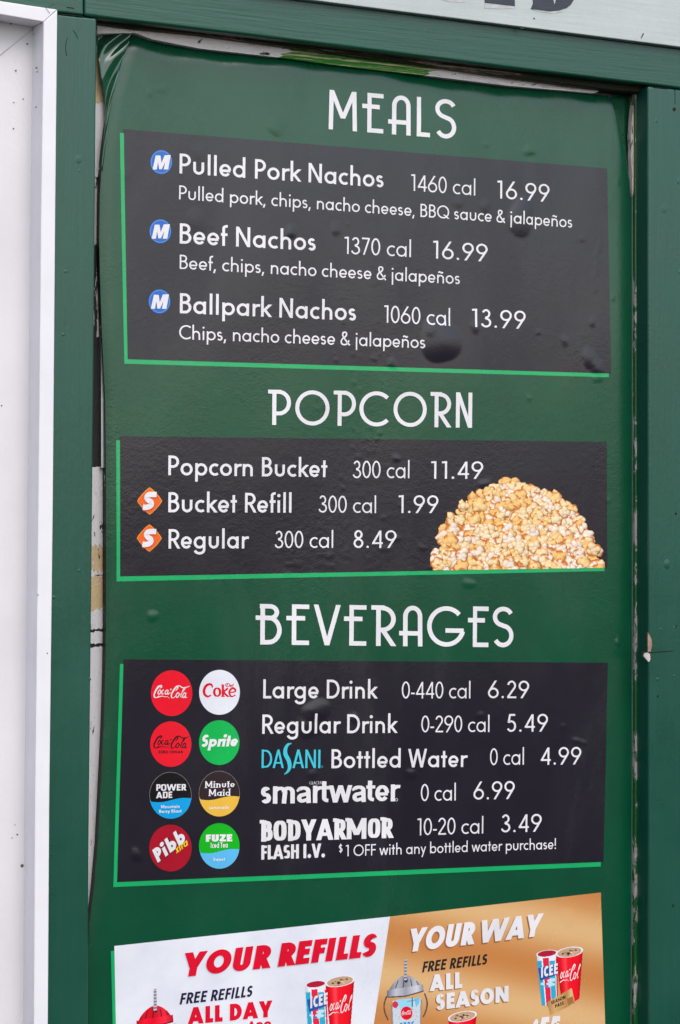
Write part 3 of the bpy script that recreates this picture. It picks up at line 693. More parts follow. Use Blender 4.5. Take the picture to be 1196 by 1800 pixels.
# deco headings: each letter by its own left and right edge
def deco(ch):
    s = .055
    fl = lambda x: ('c', [(x-.15, 1-s*.9), (x+.1, 1-s*.9)])
    ar = lambda cx, cy, rx, ry, a, b: A(cx, cy, rx, ry, a, b)
    if ch == 'M': return .72, [LN(s, 0, s+.02, 1, .36, .30, .70-s, 1, .72-s, 0)]
    if ch == 'E': return .56, [LN(.19, 0, .19, 1), LN(.19, 1-s, .56, 1-s), LN(.0, .66, .46, .66), LN(.19, s, .56, s)]
    if ch == 'A': return .57, [CV([(.15, 0), (.15, .74)]+ar(.33, .74, .18-.003, .26-s, 180, 0)+[(.57-s, 0)]), LN(0, .32, .57-s, .32)]
    if ch == 'L': return .35, [LN(s, 0, s, 1), LN(s, s, .35, s)]
    if ch == 'S': return .55, [CV(ar(.275, 1-s-.20, .22, .20, 25, 258)+ar(.27, s+.235, .275-s, .235, 82, -150))]
    if ch == 'P': w = .62; return w, [LN(.17, 0, .17, 1-s), CV([(0, 1-s), (.30, 1-s)]+ar(.30, .635, w-.30-s, .635-.33, 90, -90)[0:]+[(.17, .33)])]
    if ch == 'O': return .95, [CV(ar(.475, .5, .475-s, .5-s, 0, 360))]
    if ch == 'C': return .86, [CV(ar(.475, .5, .475-s, .5-s, 45, 315))]
    if ch == 'R': w = .58; return w, [LN(.17, 0, .17, 1-s), CV([(0, 1-s), (.26, 1-s)]+ar(.26, .665, w-.26-s, .665-.395, 90, -90)[0:]+[(.17, .395)]), LN(.26, .41, w-s*.9, 0)]
    if ch == 'N': return .46, [LN(s, 0, s, 1, .46-s, 0, .46-s, 1)]
    if ch == 'B': w = .63; return w, [LN(.17, 0, .17, 1), CV([(.10, 1-s), (.30, 1-s)]+ar(.34, .80, .17, .20-s, 90, -90)+[(0, .66)]), CV([(.17, .66), (.30, .66)]+ar(.32, .36, w-.32-s, .30, 90, -90)+[(.17, s)])]
    if ch == 'V': return .64, [LN(s, 1, .32, 0, .64-s, 1)]
    if ch == 'G': return .90, [CV(ar(.475, .5, .475-s, .5-s, 42, 345)), LN(.45, .40, .90, .40)]
def heading(word, spans, bl0, bl1, cap, label):
    V = []; F = []
    for ch, (x0, x1) in zip(word, spans):
        w, st = deco(ch); y = lambda x: bl0[1]+(bl1[1]-bl0[1])*(x-bl0[0])/(bl1[0]-bl0[0])
        loc = []
        for kd, dt_ in st: stroke2d(kd, dt_, .055, loc)
        a = P(x0, y(x0)); b = P(x1, y(x1)); ux = (b-a)/w; up = P(x0+.0085*cap, y(x0)-cap)-a
        for k, (v, f) in enumerate(loc):
            v = np.array(v); n = len(V); w3 = a+ux*v[:, :1]+up*v[:, 1:]
            qx, qy = proj(w3); w3[:, 1] = -(H(qx, qy)+(2+.03*k)*STEP); V += list(w3); F += [tuple(i+n for i in g) for g in f]
    obj('heading', V, F, M['white'], sheet, True)['label'] = label
heading('MEALS', [(577, 627), (636, 673.5), (682, 722), (732.5, 756), (765, 802.5)], (577, 227.3), (803, 245), 69.5, 'thin white deco heading MEALS')
heading('POPCORN', [(471, 511.5), (519, 579.5), (586.5, 626), (632, 687), (692, 750), (756.5, 792.5), (801, 829.5)], (471, 746.8), (831, 752), 62, 'thin white deco heading POPCORN')
heading('BEVERAGES', [(449, 495), (503, 543), (551, 598), (604, 643.5), (652, 695), (701, 742), (750, 814.5), (822, 858.5), (866, 903)], (449, 1132.8), (903, 1138), 71.5, 'thin white deco heading BEVERAGES')

MED, REG, LT = .065, .051, .045
def line(t, x0, y0, x1, y1, cap, s, name): text(t, (x0, y0), (x1, y1), cap, s, name=name, parent=sheet, label='white lettering reading '+t)
for t_, a, b, c, d, cap in (('Pulled Pork Nachos', 315.5, 304.8, 673.8, 329.8, 35), ('Beef Nachos', 316, 428, 554.3, 441, 35.5), ('Ballpark Nachos', 316.3, 550.5, 625.7, 563.8, 35.3), ('Popcorn Bucket', 295.3, 835.2, 575.6, 838.8, 34.6),
                            ('Bucket Refill', 295.3, 900.4, 512.4, 901.2, 35.3), ('Regular', 295.7, 964.2, 435.8, 964, 34.2), ('Large Drink', 462.6, 1227.6, 662, 1227.6, 33.6), ('Regular Drink', 461, 1289.8, 697, 1288, 33.9), ('Bottled Water', 582.2, 1350.2, 820.3, 1348, 33.4)):
    line(t_, a, b, c, d, cap, MED, 'item_name')
for t_, a, b, c, d, cap in (('1460 cal', 722, 335.3, 835.3, 344, 29.3), ('1370 cal', 604.5, 446.2, 722, 452, 30.2), ('1060 cal', 674.7, 567, 790.8, 573, 30.6), ('300 cal', 620.7, 840.6, 719.6, 840.6, 30.8), ('300 cal', 560.5, 901, 661, 902, 30.2), ('300 cal', 483, 963.6, 585.6, 963, 30.5),
                            ('0-440 cal', 705.4, 1227.6, 826.5, 1227.6, 30), ('0-290 cal', 739.8, 1287.2, 860, 1286.6, 29.6), ('0 cal', 861, 1345, 920.7, 1344, 29.8), ('0 cal', 739.4, 1408.2, 800.8, 1407, 30.2), ('10-20 cal', 733, 1468.4, 849.3, 1465, 30)):
    line(t_, a, b, c, d, cap, LT, 'calorie_count')
for t_, a, b, c, d, cap in (('16.99', 873.6, 348.6, 965.4, 355.4, 31.6), ('16.99', 760.4, 454.2, 856.6, 460.2, 31.4), ('13.99', 828.4, 574.6, 922.9, 578.4, 32.2), ('11.49', 757, 841.6, 849, 841.6, 31), ('1.99', 699.9, 901.8, 770.4, 901.8, 31.4), ('8.49', 621.4, 963.2, 696.5, 963.2, 31.4),
                            ('6.29', 857.6, 1227.2, 930, 1227.2, 31), ('5.49', 890.8, 1286.4, 963, 1285.8, 31.4), ('4.99', 950, 1344.4, 1021.4, 1343.4, 31), ('6.99', 831.9, 1405.6, 904.5, 1404, 31.8), ('3.49', 880.8, 1463.2, 951.8, 1461.6, 31.6)):
    text(t_, (a, b), (c, d), cap, REG, name='price', parent=sheet, track=.05, label='white price '+t_)
for t_, a, b, c, d, cap in (('Pulled pork, chips, nacho cheese, BBQ sauce & jalapeños', 314.8, 350.2, 1005, 400.6, 24.4), ('Beef, chips, nacho cheese & jalapeños', 316, 472.6, 808, 499.8, 25), ('Chips, nacho cheese & jalapeños', 315, 596.2, 747, 612.4, 25.2), ('1 OFF with any bottled water purchase!', 607.5, 1505.2, 976.7, 1492, 20)):
    line(t_, a, b, c, d, cap, .053, 'description')
text('$', (595.4, 1497.8), (601.8, 1497.5), 13, .06, name='description', parent=sheet)

# points badges
BLUE = vinyl('badge_blue', tuple(lin((20, 96, 190)))); BLUE2 = vinyl('badge_rim_blue', tuple(lin((70, 150, 225)))); ORG = vinyl('badge_orange', tuple(lin((238, 98, 22)))); ORG2 = vinyl('badge_rim_orange', tuple(lin((255, 150, 50)))); ORD = vinyl('badge_dark_orange', tuple(lin((196, 66, 10))))
for cx, cy in ((283.5, 285), (282, 406.6), (280.6, 529.8)):
    b = poly_fill('points_badge', ell(cx, cy, 19.2, 21.2), 3, BLUE, sheet); b['label'] = 'round blue badge with a slanted white M'
    for r0, r1, mt, ly in ((18.2, 17.0, BLUE2, 3.5),):
        V = list(S(*np.array(ell(cx, cy, r0, r0*1.105)).T, ly))+list(S(*np.array(ell(cx, cy, r1, r1*1.105)).T, ly)); n = 56
        obj('badge_rim', V, [(i, (i+1) % n, (i+1) % n+n, i+n) for i in range(n)], mt, b, True)
    Ms = lambda o_: [(-15+o_, 13.5), (-9.5+o_, -11.3), (-.9+o_, -11.6), (1.0+o_, 1.5), (6.6+o_, -12.3), (17.6+o_, -12.9), (12.9+o_, 12.6), (4.9+o_, 12.9), (7.6+o_, -.5), (1.6+o_, 12.4), (-3.2+o_, 12.7), (-5.2+o_, 0), (-7.4+o_, 13.2)]
    q = np.array(Ms(0)); q[:, 0] = q[:, 0]*.98+cx-.6; q[:, 1] += cy+(q[:, 0]-cx)*.03
    n = len(q); obj('badge_letter', list(S(q[:, 0], q[:, 1], 4.2)), [tuple(range(n))], M['white'], b)
for cx, cy in ((262.6, 880.8), (261.9, 946)):
    dm = lambda k: [(cx+k*22*math.copysign(abs(math.cos(a))**1.7, math.cos(a)), cy-.3+k*24*math.copysign(abs(math.sin(a))**1.7, math.sin(a))) for a in np.linspace(0, 2*math.pi, 48, endpoint=False)]
    b = poly_fill('points_badge', dm(1), 3, ORG2, sheet); b['label'] = 'orange diamond badge with a slanted white S'
    poly_fill('badge_field', dm(.93), 3.5, ORG, b)
    SP = [(12.5, -11.5), (5, -11.8), (-2.5, -11), (-6.0, -6.5), (-3, -1.5), (2.0, 1.5), (2.6, 6.5), (-2.5, 10), (-9, 11), (-13.5, 10.3)]
    strokes_px('badge_letter', [(SP, 5.3, None)], 3.9, ORD, b, (cx+1.0, cy+1.6), (.93, 1.0)); strokes_px('badge_letter', [(SP, 4.7, None)], 4.5, M['white'], b, (cx+.3, cy), (.93, 1.0))

# popcorn picture
cv = Canvas(756, 830, 1064, 1006, 1.3)
pr = random.Random(11); zb = np.full(cv.X.shape, -1e9)
OUT = [(758, 1004), (760, 968), (768, 950), (772, 925), (788, 908), (806, 896), (812, 880), (828, 872), (848, 862), (862, 853), (872, 850), (888, 842), (896, 838), (905, 845), (926, 848), (948, 856), (976, 862), (990, 874), (1008, 886), (1012, 898), (1022, 910), (1034, 930), (1044, 946), (1052, 962), (1058, 984), (1059, 1000)]
base = cv.inside(OUT+[(1059, 999.2), (758, 1003.6)]) & (cv.Y < 1003.4-(cv.X-758)*.0145)
ks = []
yy = 846.
row = 0
while yy < 1014:
    jy = min(max(int((yy-830)*1.3), 0), base.shape[0]-1)
    lo = [x for x in np.arange(757, 1062, 2) if yy >= 1000 or base[jy, min(int((x-756)*1.3), base.shape[1]-1)]]
    if lo:
        x = min(lo)+2+pr.uniform(0, 7)*(1+row % 2)
        while x < max(lo): ks.append((x, yy+pr.uniform(-4, 4)+4)); x += pr.uniform(11.5, 17.5)
    yy += 10.2; row += 1
def ball(lx, ly, lr, lz, c0, crease, ex=1.0, an=0.):
    i0, i1 = np.searchsorted(cv.x, [lx-lr*1.4, lx+lr*1.4]); j0, j1 = np.searchsorted(cv.y, [ly-lr*1.4, ly+lr*1.4])
    if i1 <= i0 or j1 <= j0: return
    X_, Y_ = cv.X[j0:j1, i0:i1]-lx, cv.Y[j0:j1, i0:i1]-ly; ca, sa = math.cos(an), math.sin(an)
    dx, dy = X_/lr, Y_/lr; ux, uy = (dx*ca+dy*sa)/ex, (-dx*sa+dy*ca)*ex
    th = np.arctan2(uy, ux); d2 = (ux*ux+uy*uy)/(1+.09*np.sin(3*th+lx*1.7)+.06*np.sin(5*th+ly))**2; nz = np.sqrt(np.clip(1-d2, 0, 1)); z = lz+lr*nz*.8
    ok = (d2 < 1) & (z > zb[j0:j1, i0:i1]) & (cv.Y[j0:j1, i0:i1] < 1003.0-(cv.X[j0:j1, i0:i1]-758)*.0145)
    lam = np.clip(.50+.36*nz-.34*dy-.20*dx, .25, 1.0)[..., None]; edge = np.clip((d2-.38)*1.6, 0, 1)[..., None]
    warm = np.array(crease, float); col = c0*(1-edge*.80)+warm*edge*.80; col = col*(.70+.32*lam)
    zb[j0:j1, i0:i1][ok] = z[ok]; cv.a[j0:j1, i0:i1] |= ok; cv.c[j0:j1, i0:i1][ok] = lin(np.clip(col, 0, 255))[ok]
pr.shuffle(ks); ks.sort(key=lambda q: int(q[1]/12))
for ki, (kx, ky) in enumerate(ks):
    pale_ = pr.random() < (.16 if ky < 930 else .34)
    c0 = np.array(pr.choice(((255, 238, 216), (255, 243, 226), (250, 232, 212))) if pale_ else pr.choice(((255, 228, 178), (255, 217, 150), (255, 234, 194), (254, 205, 126))), float)
    cr = (224, 142, 84) if pale_ else pr.choice(((236, 150, 62), (222, 128, 44), (240, 168, 84)))
    size = pr.uniform(8.5, 14.0); a0 = pr.uniform(0, 6.28); z0 = ki*40.
    ball(kx, ky+1.2, size*.98, z0-size*1.0, np.array((240, 158, 66.)), (170, 78, 22))                      # the shaded body between the lobes
    ball(kx, ky, size*.62, z0, c0, cr, pr.uniform(.85, 1.2), pr.uniform(0, 3))
    n = pr.randint(3, 5)
    for j in range(n):
        a = a0+j*6.28/n+pr.uniform(-.35, .35); r = size*pr.uniform(.42, .66)
        ball(kx+r*math.cos(a), ky+r*math.sin(a), size*pr.uniform(.34, .60), z0+pr.uniform(-2, 3), c0*pr.uniform(.965, 1.0), cr, pr.uniform(.8, 1.3), pr.uniform(0, 3))
    if pr.random() < .30:
        hx, hy, hr = kx+pr.uniform(-4, 4), ky+pr.uniform(0, 5), pr.uniform(1.0, 2.0); mk = ((cv.X-hx)/hr)**2+((cv.Y-hy)/(hr*.7))**2 < 1
        cv.put(mk & cv.a & (zb < z0+size), pr.choice(((176, 82, 28), (214, 126, 44), (140, 56, 24))))
cv.build('popcorn_picture', 3, sheet)['label'] = 'printed picture of a heap of yellow and white popcorn'

# ------------------------------------------------------------------ drink badges
def wave_disc(cx, cy, rx, ry, top, bot, y_l, y_r, name, label):
    """disc in two colours divided by a wave"""
    b = poly_fill(name, ell(cx, cy, rx, ry), 3, ink((150, 140, 135)) if top[0] < 60 and top[1] < 60 else ink(top), sheet); b['label'] = label
    if top[0] < 60 and top[1] < 60: poly_fill('upper_field', ell(cx, cy, rx-.55, ry-.55), 3.4, ink(top), b)
    n = 28; xs = np.linspace(-.992, .992, n); V = []
    wv = lambda u: (y_l+(y_r-y_l)*(u+1)/2)+2.6*math.sin((u+1)*math.pi*.95)
    t_ = np.array([(cx+u*rx, cy+min(wv(u), ry*math.sqrt(1-u*u))) for u in xs]); d_ = np.array([(cx+u*rx, cy+ry*math.sqrt(1-u*u)-.02) for u in xs])
    V = list(S(t_[:, 0], t_[:, 1], 3.8))+list(S(d_[:, 0], d_[:, 1], 3.8))
    obj('lower_field', V, [(i, i+1, n+i+1, n+i) for i in range(n-1)], ink(bot), b, True); return b
taper = lambda a, b: (lambda t: a+(b-a)*t)
fat = lambda t: .28+.72*math.sin(math.pi*min(max(t, 0), 1))
def script(name, org, sc, mat, parent, layer, k=1.0, part=None):
    """flowing script wordmark; drawing box 375 x 132 units"""
    s = 7.2*k
    st = [([(242, 296), (258, 288), (262, 274), (246, 272), (222, 288), (198, 326), (183, 366), (190, 392), (212, 394), (236, 374)], s, lambda t: .45+.75*math.sin(math.pi*min(t*1.1, 1))),
          ([(214, 393), (240, 386), (268, 380), (296, 388), (322, 386), (346, 402)], s*.9, lambda t: .9-.75*t),
          ([(242, 314), (228, 332), (224, 352), (236, 360), (250, 344), (254, 324), (242, 314)], s*.72, None),
          ([(288, 322), (280, 314), (268, 328), (262, 350), (272, 360), (290, 348)], s*.75, fat),
          ([(330, 322), (318, 316), (304, 332), (298, 352), (306, 361), (322, 348), (332, 322)], s*.72, None), ([(334, 314), (325, 344), (328, 360), (346, 348), (352, 336)], s*.8, fat),
          ([(352, 312), (366, 306)], s*.8, None),
          ([(408, 322), (424, 308), (434, 288), (424, 278), (406, 294), (384, 326), (366, 362), (368, 394), (390, 396), (414, 372)], s, lambda t: .45+.75*math.sin(math.pi*min(t*1.1, 1))),
          ([(404, 296), (422, 276), (450, 272), (478, 290), (510, 292), (540, 282), (556, 274)], s*.75, lambda t: .4+.6*math.sin(math.pi*t)),
          ([(432, 344), (418, 362), (414, 384), (426, 394), (442, 378), (448, 354), (432, 344)], s*.75, None),
          ([(452, 372), (480, 340), (506, 304), (512, 288), (498, 298), (478, 340), (464, 380), (470, 394), (486, 380)], s*.72, fat),
          ([(516, 350), (502, 346), (488, 366), (484, 386), (494, 396), (508, 382), (518, 352)], s*.72, None), ([(522, 344), (512, 376), (516, 394), (532, 392)], s*.85, fat)]
    if part: st = [st[i] for i in part]
    return strokes_px(name, [([(x-180, y-402) for x, y in p_], w, f_) for p_, w, f_ in st], layer, mat, parent, org, sc)
RED = (238, 12, 40)
b = poly_fill('drink_badge', ell(301.7, 1218.4, 36.6, 40.3), 3, ink(RED), sheet); b['label'] = 'round red cola badge with white script'
script('script_wordmark', (270.2, 1227.2), (.1672, .1672), M['white'], b, 4)
b = poly_fill('drink_badge', ell(386, 1216.9, 35.8, 39.5), 3, ink((228, 229, 240)), sheet); b['label'] = 'round white diet cola badge with red serif lettering'
RDI = ink((222, 10, 36))
Lc = lambda x, y: (x-700, y-388)
strokes_px('wordmark', [([Lc(*q) for q in ((800, 290), (786, 258), (752, 258), (724, 282), (710, 322), (718, 362), (748, 384), (786, 368))], 12, lambda t: .45+.75*math.sin(math.pi*t)**.7),
    ([Lc(848+31*math.cos(a), 338+42*math.sin(a)) for a in np.linspace(0, 6.283, 15)], 12, lambda t: .55+.55*abs(math.cos(2*math.pi*t))),
    ([Lc(908, 262), Lc(908, 386)], 12, None), ([Lc(892, 262), Lc(920, 264)], 5, None), ([Lc(890, 383), Lc(928, 383)], 5, None), ([Lc(958, 300), Lc(920, 338), Lc(962, 384)], 10, None), ([Lc(938, 300), Lc(966, 300)], 4, None), ([Lc(946, 383), Lc(980, 383)], 4, None),
    ([Lc(974, 342), Lc(1034, 334), Lc(1036, 310), Lc(1012, 296), Lc(984, 316), Lc(976, 350), Lc(1000, 384), Lc(1042, 366)], 10, lambda t: .5+.6*math.sin(math.pi*t)),
    ([Lc(1048, 380), Lc(1050, 382)], 4, None)], 4, RDI, b, (357.1, 1224.9), (.1672, .1672))
strokes_px('small_wordmark', [([Lc(*q) for q in ((948, 252), (934, 262), (958, 284), (982, 262), (962, 246), (940, 252))], 3.4, None), ([Lc(958, 250), Lc(948, 280)], 3.6, None), ([Lc(988, 264), Lc(982, 282)], 3.6, None), ([Lc(*q) for q in ((992, 276), (1004, 266), (994, 264), (990, 280), (1004, 282))], 2.8, None), ([Lc(1018, 248), Lc(1008, 282)], 3.4, None), ([Lc(1008, 262), Lc(1022, 260)], 2.6, None)], 4, RDI, b, (357.1, 1224.9), (.1672, .1672))
b = poly_fill('drink_badge', ell(300.5, 1308, 36.4, 40), 3, ink((236, 16, 40)), sheet); b['label'] = 'round red sugar free cola badge with black script'
BLK = ink((14, 10, 14))
script('script_wordmark', (270.4, 1315.6), (.1672, .1672), BLK, b, 4, .92)
text('ZERO SUGAR', (278.8, 1324), (321.6, 1324), 4.7, .10, BLK, 'lettering', b, 4, track=.10)
b = poly_fill('drink_badge', ell(385.7, 1305.3, 35.5, 39.3), 3, ink((4, 176, 78)), sheet); b['label'] = 'round green lemon lime drink badge with white slanted lettering'
text('Sprite', (354.5, 1313), (418, 1311.6), 21.5, .105, M['white'], 'wordmark', b, 4, shear=.22, track=-.05, dx=-1.5)
b = wave_disc(300, 1398.2, 37, 41, (8, 6, 12), (0, 160, 224), 10.5, 6, 'drink_badge', 'round badge, black above and blue below, with squared white lettering')
text('POWER', (275, 1390), (327.2, 1389.4), 11.4, .10, M['white'], 'wordmark', b, 4.4, sq=5, ow=.66, track=-.03)
text('ADE', (274.4, 1403.4), (303, 1402.6), 11.4, .10, M['white'], 'wordmark', b, 4.4, sq=5, ow=.66, track=-.03)
text('Mountain', (283.4, 1420.8), (316, 1420), 5.6, .085, M['white'], 'flavour_text', b, 4.4)
text('Berry Blast', (280, 1429), (319, 1428), 5.6, .085, M['white'], 'flavour_text', b, 4.4)
b = wave_disc(385.8, 1395.2, 36, 40, (44, 30, 34), (233, 184, 66), 9.5, 6, 'drink_badge', 'round badge, brown above and yellow below, with white serif lettering')
text('Minute', (361, 1385.2), (412.6, 1383.6), 12, .082, M['white'], 'wordmark', b, 4.4, contrast=.45, serif=.07, track=.02)
text('Maid', (367.6, 1399.2), (404.6, 1398.8), 12, .082, M['white'], 'wordmark', b, 4.4, contrast=.45, serif=.07, track=.02)
text('Lemonade', (368.2, 1422.6), (402.4, 1421.6), 5.6, .085, M['white'], 'flavour_text', b, 4.4)
b = poly_fill('drink_badge', ell(299.9, 1490.7, 37.4, 41), 3, ink((172, 6, 36)), sheet); b['label'] = 'round dark red soda badge with white lettering running uphill'
Wp = lambda x, y: (240+x/5.98, 1340+y/5.98)
def along(t, a, bb, cap, s, mat, layer, name, up, track=0, sq=2.0, xh=None):
    """lettering along a slanted line with its own up vector (photo pixels)"""
    SQ[0] = sq; sh, w = outline(t, s, track, xh=xh); SQ[0] = 2.0; V = []; F = []
    for k, (v, f) in enumerate(sh):
        v = np.array(v); n = len(V); x = a[0]+(bb[0]-a[0])*v[:, 0]/w+up[0]*v[:, 1]*cap; y = a[1]+(bb[1]-a[1])*v[:, 0]/w+up[1]*v[:, 1]*cap
        V += list(S(x, y, layer+.03*(k % 12))); F += [tuple(i+n for i in g) for g in f]
    return obj(name, V, F, mat, b, True)
along('Pibb', Wp(228, 1062), Wp(528, 826), 24.5, .142, BLK, 4, 'wordmark', (-.42, -.93), -.02, xh=.66); along('Pibb', Wp(224, 1056), Wp(524, 820), 24.0, .118, M['white'], 4.6, 'wordmark', (-.42, -.93), -.02, xh=.66)
along('xtra', Wp(418, 960), Wp(540, 868), 11, .085, ink((250, 205, 40)), 5.2, 'flavour_text', (-.2, -.98), -.03, xh=.8)
b = wave_disc(385.8, 1487, 35.7, 40, (10, 178, 24), (92, 186, 236), 11.5, 7, 'drink_badge', 'round badge, green above and light blue below, with chunky white lettering')
text('FUZE', (362, 1479.6), (408.4, 1478.8), 12.6, .135, M['white'], 'wordmark', b, 4.4, track=-.05)
text('Iced Tea', (370.6, 1490.6), (400.2, 1489.8), 9.4, .085, M['white'], 'wordmark', b, 4.4, xh=.7)
text('Sweet', (375, 1513.2), (395.6, 1512.8), 5.6, .085, M['white'], 'flavour_text', b, 4.4)

# brand wordmarks in the drinks list
CY = ink((64, 196, 214))
text('DA', (460, 1350), (499, 1350), 32.6, .068, CY, 'wordmark', sheet, 3, contrast=.35, track=-.02)
text('ANI', (514, 1350), (562.8, 1350), 32.6, .068, CY, 'wordmark', sheet, 3, contrast=.35, track=-.02)
o = strokes_px('wordmark', [([(512.8, 1306.8), (506.5, 1308.5), (502.0, 1316), (502.0, 1326), (507.5, 1337), (509.2, 1348), (506.0, 1356), (499.6, 1361.2)], 3.3, lambda t: .12+1.0*math.sin(math.pi*t)**.8)], 3.2, CY, sheet, (0, 0), (1, 1))
def ring(cx, cy, r, par):
    V = list(S(*np.array(ell(cx, cy, r, r*1.1, 20)).T, 3.5))+list(S(*np.array(ell(cx, cy, r*.72, r*.8, 20)).T, 3.5))
    obj('registered_mark', V, [(i, (i+1) % 20, (i+1) % 20+20, i+20) for i in range(20)], M['white'] if par is sheet else par.data.materials[0], par, True)
ring(566, 1347.4, 1.6, o); ring(696.4, 1405.6, 2.5, sheet)
text('smαrτwατer', (459, 1413.2), (700.6, 1408.2), 44.5, .086, M['white'], 'wordmark', sheet, 3, track=-.06, contrast=.25, xh=.69)
text('GLACÉAU'.replace('É', 'E'), (543.8, 1379), (568.6, 1378.2), 5.4, .055, M['white'], 'wordmark', sheet, 3, contrast=.5)
text('BODYARMOR', (459.4, 1479.6), (690.3, 1472.8), 37.4, .118, M['white'], 'wordmark', sheet, 3, track=-.055, contrast=.30, sq=3.0, ow=.62, spur='BDRM')
text('FLASH I.V.', (459.4, 1511), (571, 1507), 25.2, .115, M['white'], 'wordmark', sheet, 3, track=-.055, contrast=.30, sq=3.4)

# ------------------------------------------------------------------ refills advert at the bottom of the sheet
NV, RD2, GD = ink((34, 32, 62)), ink((220, 8, 44)), ink((40, 34, 34))
ad = quad_grid('refill_advert', ((201, 1662.7), (686, 1611), (652, 1838), (204.6, 1838)), 2, ink((226, 228, 240)), sheet, 5); ad['label'] = 'white and gold printed advert for drink refills'
quad_grid('drop_edge', ((195, 1671.5), (240, 1668), (240, 1838), (199.4, 1838)), 1, M['accent'], ad, 5)
# gold half: brushed gold print with soft bands
gc = np.array([(686, 1611), (1055.6, 1568.5), (1065, 1838), (651.6, 1838)], float); nu, nv = 150, 100
u, v = np.meshgrid(np.linspace(0, 1, nu), np.linspace(0, 1, nv)); u3, v3 = u[..., None], v[..., None]
Q = (gc[0]*(1-u3)+gc[1]*u3)*(1-v3)+(gc[3]*(1-u3)+gc[2]*u3)*v3
go = grid('gold_field', Q[..., 0], Q[..., 1], 2.1, M['attr'], ad)
gx, gy = Q[..., 0], Q[..., 1]; tb = np.clip(.55-.45*np.cos(2*np.pi*(gy-1645-(gx-700)*.21)/152), 0, 1)
gcol = np.stack([np.interp(tb, (0, .5, 1), [lin(q)[k] for q in ((196, 124, 64), (208, 150, 92), (222, 178, 124))]) for k in range(3)], -1)
at = go.data.color_attributes.new('Col', 'FLOAT_COLOR', 'POINT'); at.data.foreach_set('color', np.concatenate([gcol.reshape(-1, 3), np.ones((nu*nv, 1))], 1).astype(np.float32).ravel())
def adtext(t, p0, p1, cap, s, mat, shear=0., shadow=None, dxy=(-2, 2.2), **k):
    if shadow: text(t, p0, p1, cap, s, shadow, 'lettering_shadow', ad, 3, shear, dx=dxy[0], dy=dxy[1], **k)
    text(t, p0, p1, cap, s, mat, 'lettering', ad, 4, shear, label='slogan lettering reading '+t, **k)
SHW, SHG = ink((204, 202, 214)), ink((158, 100, 58))
adtext('YOUR REFILLS', (316, 1718), (658.5, 1680.6), 42, .128, RD2, .20, SHW, (-1.2, 1.6), track=-.05, ow=.84)
adtext('FREE REFILLS', (315.4, 1765.6), (441.5, 1751.2), 19.6, .095, NV, .20, track=.0)
adtext('ALL DAY', (329.6, 1800.4), (478.6, 1786.6), 29.5, .126, RD2, 0, ow=.86)
adtext('$99', (436, 1817), (476, 1813.5), 19.5, .10, RD2, 0)
adtext('YOUR WAY', (714, 1674.4), (949, 1644.8), 40.5, .122, M['white'], .20, SHG, (-2, 2.6), track=-.06, ow=.84)
adtext('FREE REFILLS', (742.4, 1709.4), (855, 1695), 18.6, .095, GD, .20)
adtext('ALL', (755.4, 1742.6), (812.6, 1736.6), 28.5, .125, M['white'], 0, SHG, (-1.6, 1.8))
adtext('SEASON', (766.8, 1776), (893.6, 1759.8), 28, .125, M['white'], 0, SHG, (-1.6, 1.8), track=-.03, ow=.80)
adtext('$', (937, 1812), (948, 1811.5), 18, .11, M['white'], 0)
adtext('55', (950.4, 1822), (986, 1819), 34, .14, M['white'], 0)

def cup(cvs, cx, cy, rx, ry, tilt, xb0, xb1, yb, body, drink):
    """tapering paper cup drawn as print: rim ellipse centre and radii, base left/right x and y"""
    xt0, xt1 = cx-rx*.97, cx+rx*.97; yl, yr = cy+tilt, cy-tilt
    bm = cvs.inside([(xt0, yl), (xt1, yr), (xb1, yb-tilt*1.4)]+[(xb0+(xb1-xb0)*(1-k/8), yb+4*math.sin(math.pi*k/8)+tilt*(1.4*(2*k/8-1))) for k in range(0, 9)])
    t = (cvs.X-(xt0+(xb0-xt0)*(cvs.Y-cy)/(yb-cy)))/np.maximum(1, (xt1-xt0)+((xb1-xb0)-(xt1-xt0))*(cvs.Y-cy)/(yb-cy)); t = np.clip(t, 0, 1)
    if body == 'red': st = ((0, (188, 0, 24)), (.18, (238, 14, 36)), (.33, (255, 70, 80)), (.42, (246, 20, 40)), (.85, (236, 6, 30)), (1, (170, 0, 20)))
    else: st = ((0, (196, 204, 214)), (.2, (238, 240, 246)), (1, (232, 234, 240)))
    cvs.put(bm, np.stack([np.interp(t, [q[0] for q in st], [lin(q[1])[k] for q in st]) for k in range(3)], -1))
    def el(f, col, oy=0):
        X_, Y_ = cvs.X-cx, cvs.Y-cy-oy+(cvs.X-cx)*tilt/rx; cvs.put((X_/(rx*f))**2+(Y_/(ry*f))**2 < 1, col)
    el(1.0, (196, 192, 198)); el(.97, (240, 238, 242)); el(.86, drink[0], .3)
    return bm, t
def cola_top(cvs, cx, cy, rx, ry, tilt, rr):
    for _ in range(26):
        a, r = rr.uniform(0, 6.28), rr.uniform(0, .74)**.8; x, y = cx+rx*r*math.cos(a), cy+ry*r*math.sin(a)-(rx*r*math.cos(a))*tilt/rx
        d = rr.uniform(1.0, 3.0); cvs.poly([(x-d*1.3, y+d*.3), (x-d*.2, y-d*.7), (x+d*1.3, y-d*.2), (x+d*.4, y+d*.6)], rr.choice(((86, 48, 34), (60, 30, 26), (206, 172, 138), (232, 206, 178), (120, 78, 56))))
